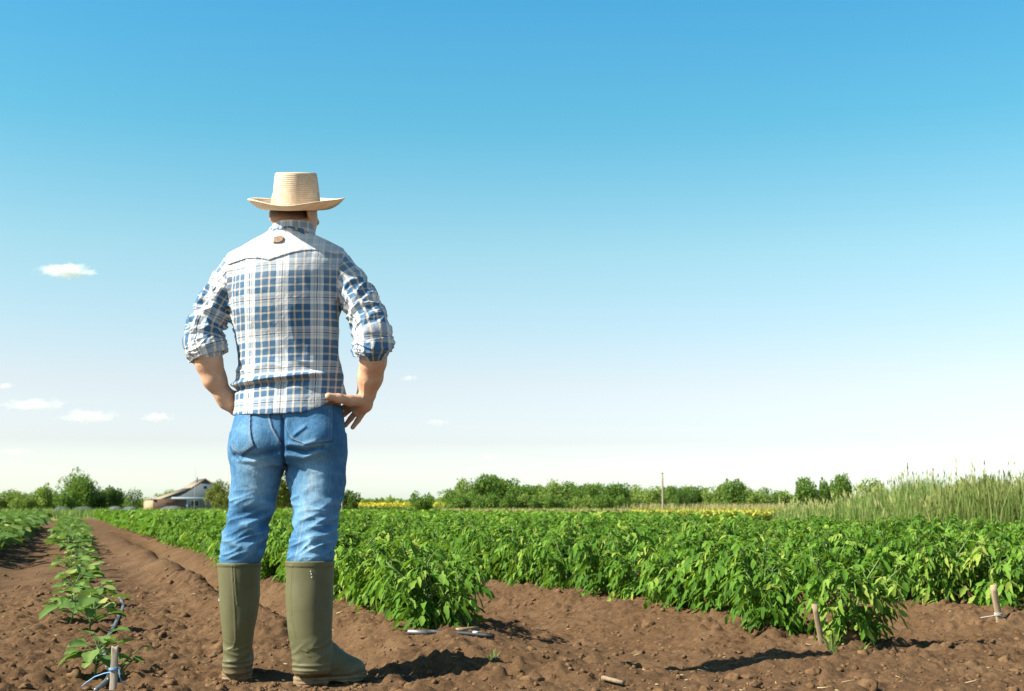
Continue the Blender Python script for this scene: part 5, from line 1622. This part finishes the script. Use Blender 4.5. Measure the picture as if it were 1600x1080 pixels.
def window(x0, x1, z0, z1):
    g = Geo(); g.box((x0, -.06, z0), (x1, -.003, z0 + .07)); g.box((x0, -.06, z1 - .07), (x1, -.003, z1)); g.box((x0, -.06, z0 + .07), (x0 + .07, -.003, z1 - .07)); g.box((x1 - .07, -.06, z0 + .07), (x1, -.003, z1 - .07))
    w = add_obj('window', g.mesh('window', TRIM), house)
    g = Geo(); g.box((x0 + .07, -.02, z0 + .07), (x1 - .07, -.003, z1 - .07)); add_obj('pane', g.mesh('pane', DARK), w)
window(xa - .28, xa + .22, 3.0, 3.45); window(xl + 3.6, xl + 4.7, .75, 1.5)
tag(house, 'small grey gabled farmhouse with tan roof on the left horizon', 'house')
# brick outbuilding
ob = empty('outbuilding', (world_at(240, HOR, 150)[0], 150, 0), math.radians(14 + 20))
BR = brick('brown brick', (.10, .055, .04), (.14, .08, .055), (.16, .14, .12)); TANB = brick('tan brick', (.34, .25, .15), (.38, .28, .17), (.36, .3, .22))
g = Geo(); g.box((0, 0, 0), (3.6, 3.2, 1.5)); add_obj('wall', g.mesh('wall', BR), ob)
g = Geo(); g.box((-.12, -.05, 0), (-.003, 3.25, 1.46)); add_obj('end_wall', g.mesh('end_wall', TANB), ob)
g = Geo(); g.box((-.2, -.15, 1.503), (3.7, 3.3, 1.60)); add_obj('roof', g.mesh('roof', ROOFM), ob)
g = Geo(); g.box((1.5, -.05, 0), (2.2, -.003, 1.15)); add_obj('door', g.mesh('door', simple_mat('rust red door', (.26, .09, .05), .8, .25, 3)), ob)
tag(ob, 'low brown brick outbuilding with sunlit end, left of the farmhouse', 'outbuilding')
# aerial mast
g = Geo(); p = world_at(303.5, HOR, 158); g.tube([(0, 0, 0), (0, 0, 5.4)], [.05, .025], 6)
mast = add_obj('mast', g.mesh('mast', simple_mat('grey metal pole', (.35, .36, .34), .5, .1)), None, (p[0], 158, 0)); tag(mast, 'thin aerial mast standing before the house gable', 'mast')
# wooden posts
def post(px_, top, D, r, label, name='wooden_post', cross=False):
    p = world_at(px_, HOR, D); H = (HOR - top) * D / F + CAMH
    root = empty(name, (p[0], D, 0))
    g = Geo(); g.tube(catmull([(0, 0, -.1), (.01, 0, H * .5), (0, 0, H)], 6), np.linspace(r, r * .8, 6), 9); add_obj('shaft', g.mesh('shaft', WOODG, True), root)
    if cross:
        g = Geo(); g.tube([(0, 0, H + .003), (0, 0, H + .05)], [r * 1.25, r * 1.1], 9); add_obj('cap', g.mesh('cap', WOODG, True), root)
    return tag(root, label, 'pole' if cross else 'post')
post(1035.5, 740.5, 74, .062, 'tall bare wooden pole standing behind the tomatoes', 'wooden_pole', True)
post(534, 768, 92, .07, 'short wooden post beside the right leg of the farmer')
post(1459, 737, 40, .04, 'thin post top showing above the reedy grass')
# low plastic tunnels at the end of the eggplant rows
m = Mat('grey film'); m.set(m.ramp(m.noise(1.5, 5), [(.3, (.07, .09, .085)), (.7, (.15, .175, .165))]), .6, m.bump(m.noise(3, 4), .4, .03), .15)
tr = m.n('BsdfTranslucent'); tr.inputs[0].default_value = (.5, .55, .52, 1); ms = m.n('MixShader'); ms.inputs[0].default_value = .35
m.l(m.p.outputs[0], ms.inputs[1]); m.l(tr.outputs[0], ms.inputs[2]); m.l(ms.outputs[0], m.out.inputs['Surface']); FILM = m.m
def tunnel(px_, D, w, h, L, label):
    p = world_at(px_, HOR, D); g = Geo(); N, K = 13, 14
    th = np.linspace(0, np.pi, N); V = []
    for k in range(K):
        u = k / (K - 1) * L; sag = 1 - .05 * (k % 2)
        for t in th: V.append((math.cos(t) * w / 2 * sag, u, math.sin(t) ** .8 * h * sag * (1 if 0 < k < K - 1 else .96)))
    g.add(V, np.array([[k * N + i, k * N + i + 1, (k + 1) * N + i + 1, (k + 1) * N + i] for k in range(K - 1) for i in range(N - 1)]))
    for k in (0, K - 1):
        c = len(V) + (1 if k else 0); g.v.append(np.array([[0, k / (K - 1) * L, 0]])); g.n += 1
        g.f.setdefault(3, []).append(np.array([[k * N + i + (0 if k else 1), k * N + i + (1 if k else 0), c] for i in range(N - 1)]))
    o = add_obj('plastic_tunnel', g.mesh('plastic_tunnel', FILM, True), None, (p[0], D, 0)); o.rotation_euler = (0, 0, math.radians(19))
    return tag(o, label, 'tunnel', 'plastic crop tunnels')
tunnel(97, 98, 1.5, .70, 12, 'grey plastic crop tunnel at the far end of the furrow')
tunnel(131, 102, 1.9, .70, 12, 'second grey plastic tunnel, under the tallest left tree')
tunnel(184, 72, .9, .68, 8, 'small plastic tunnel top before the dark dense tree')
tunnel(208, 72, .8, .67, 8, 'small plastic tunnel top left of the outbuilding')
tunnel(277, 74, 1.2, .70, 8, 'pale plastic tunnel top before the house gate')

# ------------------------------------------------------------------ clouds
def cloud(px_, py_, w, h, dens, seed, label, D=2600.0):
    c = world_at(px_, py_, D); W_, H_ = w * D / F * .5, h * D / F * .5
    v, f = ico(4)
    d = 1 + .0 * v[:, 0]
    me = make_mesh('cloud', v * [W_ * 1.5, W_ * .6, H_ * 1.6], f, None, True)
    m = bpy.data.materials.new('cloud vapour'); m.use_nodes = True; t = m.node_tree; t.nodes.clear()
    out = t.nodes.new('ShaderNodeOutputMaterial'); pv = t.nodes.new('ShaderNodeVolumePrincipled'); tcn = t.nodes.new('ShaderNodeTexCoord')
    mp = t.nodes.new('ShaderNodeMapping'); mp.inputs['Scale'].default_value = (1 / (W_ * 1.5), 1 / (W_ * .6), 1 / (H_ * 1.6)); t.links.new(tcn.outputs['Object'], mp.inputs[0])
    ln = t.nodes.new('ShaderNodeVectorMath'); ln.operation = 'LENGTH'; t.links.new(mp.outputs[0], ln.inputs[0])
    mp2 = t.nodes.new('ShaderNodeMapping'); mp2.inputs['Scale'].default_value = (2.6 / W_, 2.6 / W_, 1.3 / H_); mp2.inputs['Location'].default_value = (seed * 3.1, 0, 0); t.links.new(tcn.outputs['Object'], mp2.inputs[0])
    nz = t.nodes.new('ShaderNodeTexNoise'); nz.inputs['Scale'].default_value = 1.0; nz.inputs['Detail'].default_value = 5; nz.inputs['Roughness'].default_value = .62; t.links.new(mp2.outputs[0], nz.inputs['Vector'])
    def M(op, a, b):
        q = t.nodes.new('ShaderNodeMath'); q.operation = op
        for i, x_ in enumerate((a, b)):
            if hasattr(x_, 'links'): t.links.new(x_, q.inputs[i])
            else: q.inputs[i].default_value = x_
        return q.outputs[0]
    f_ = M('SUBTRACT', M('ADD', M('MULTIPLY', nz.outputs['Fac'], 1.5), .0), M('ADD', M('MULTIPLY', ln.outputs['Value'], .95), .12))
    f_ = M('MAXIMUM', M('MULTIPLY', f_, dens / W_ * 12), 0.0)
    t.links.new(f_, pv.inputs['Density']); pv.inputs['Color'].default_value = (.98, .98, .98, 1); pv.inputs['Anisotropy'].default_value = .25
    t.links.new(pv.outputs[0], out.inputs['Volume'])
    me.materials.append(m)
    o = add_obj('cloud', me, None, tuple(c))
    return tag(o, label, 'cloud', 'small clouds')
cloud(104, 423, 86, 22, .85, 1, 'brightest small white cloud, alone left of the farmer')
cloud(50, 632, 100, 18, .36, 2, 'long flat cloud low at the left edge')
cloud(137, 651, 92, 20, .36, 3, 'middle one of three low wispy clouds at left')
cloud(247, 652, 50, 14, .33, 4, 'rightmost of the three low wispy clouds at left')
cloud(8, 603, 26, 9, .3, 5, 'tiny cloud cut by the left edge')
cloud(640, 591, 28, 9, .2, 6, 'faint tiny cloud right of the farmer elbow')
cloud(682, 660, 40, 10, .16, 7, 'faint thin cloud below the tiny one right of the elbow')
cloud(765, 714, 48, 11, .18, 8, 'faint low cloud above the long tree clump')
cloud(24, 706, 60, 9, .18, 9, 'faint thin cloud just above the left trees')
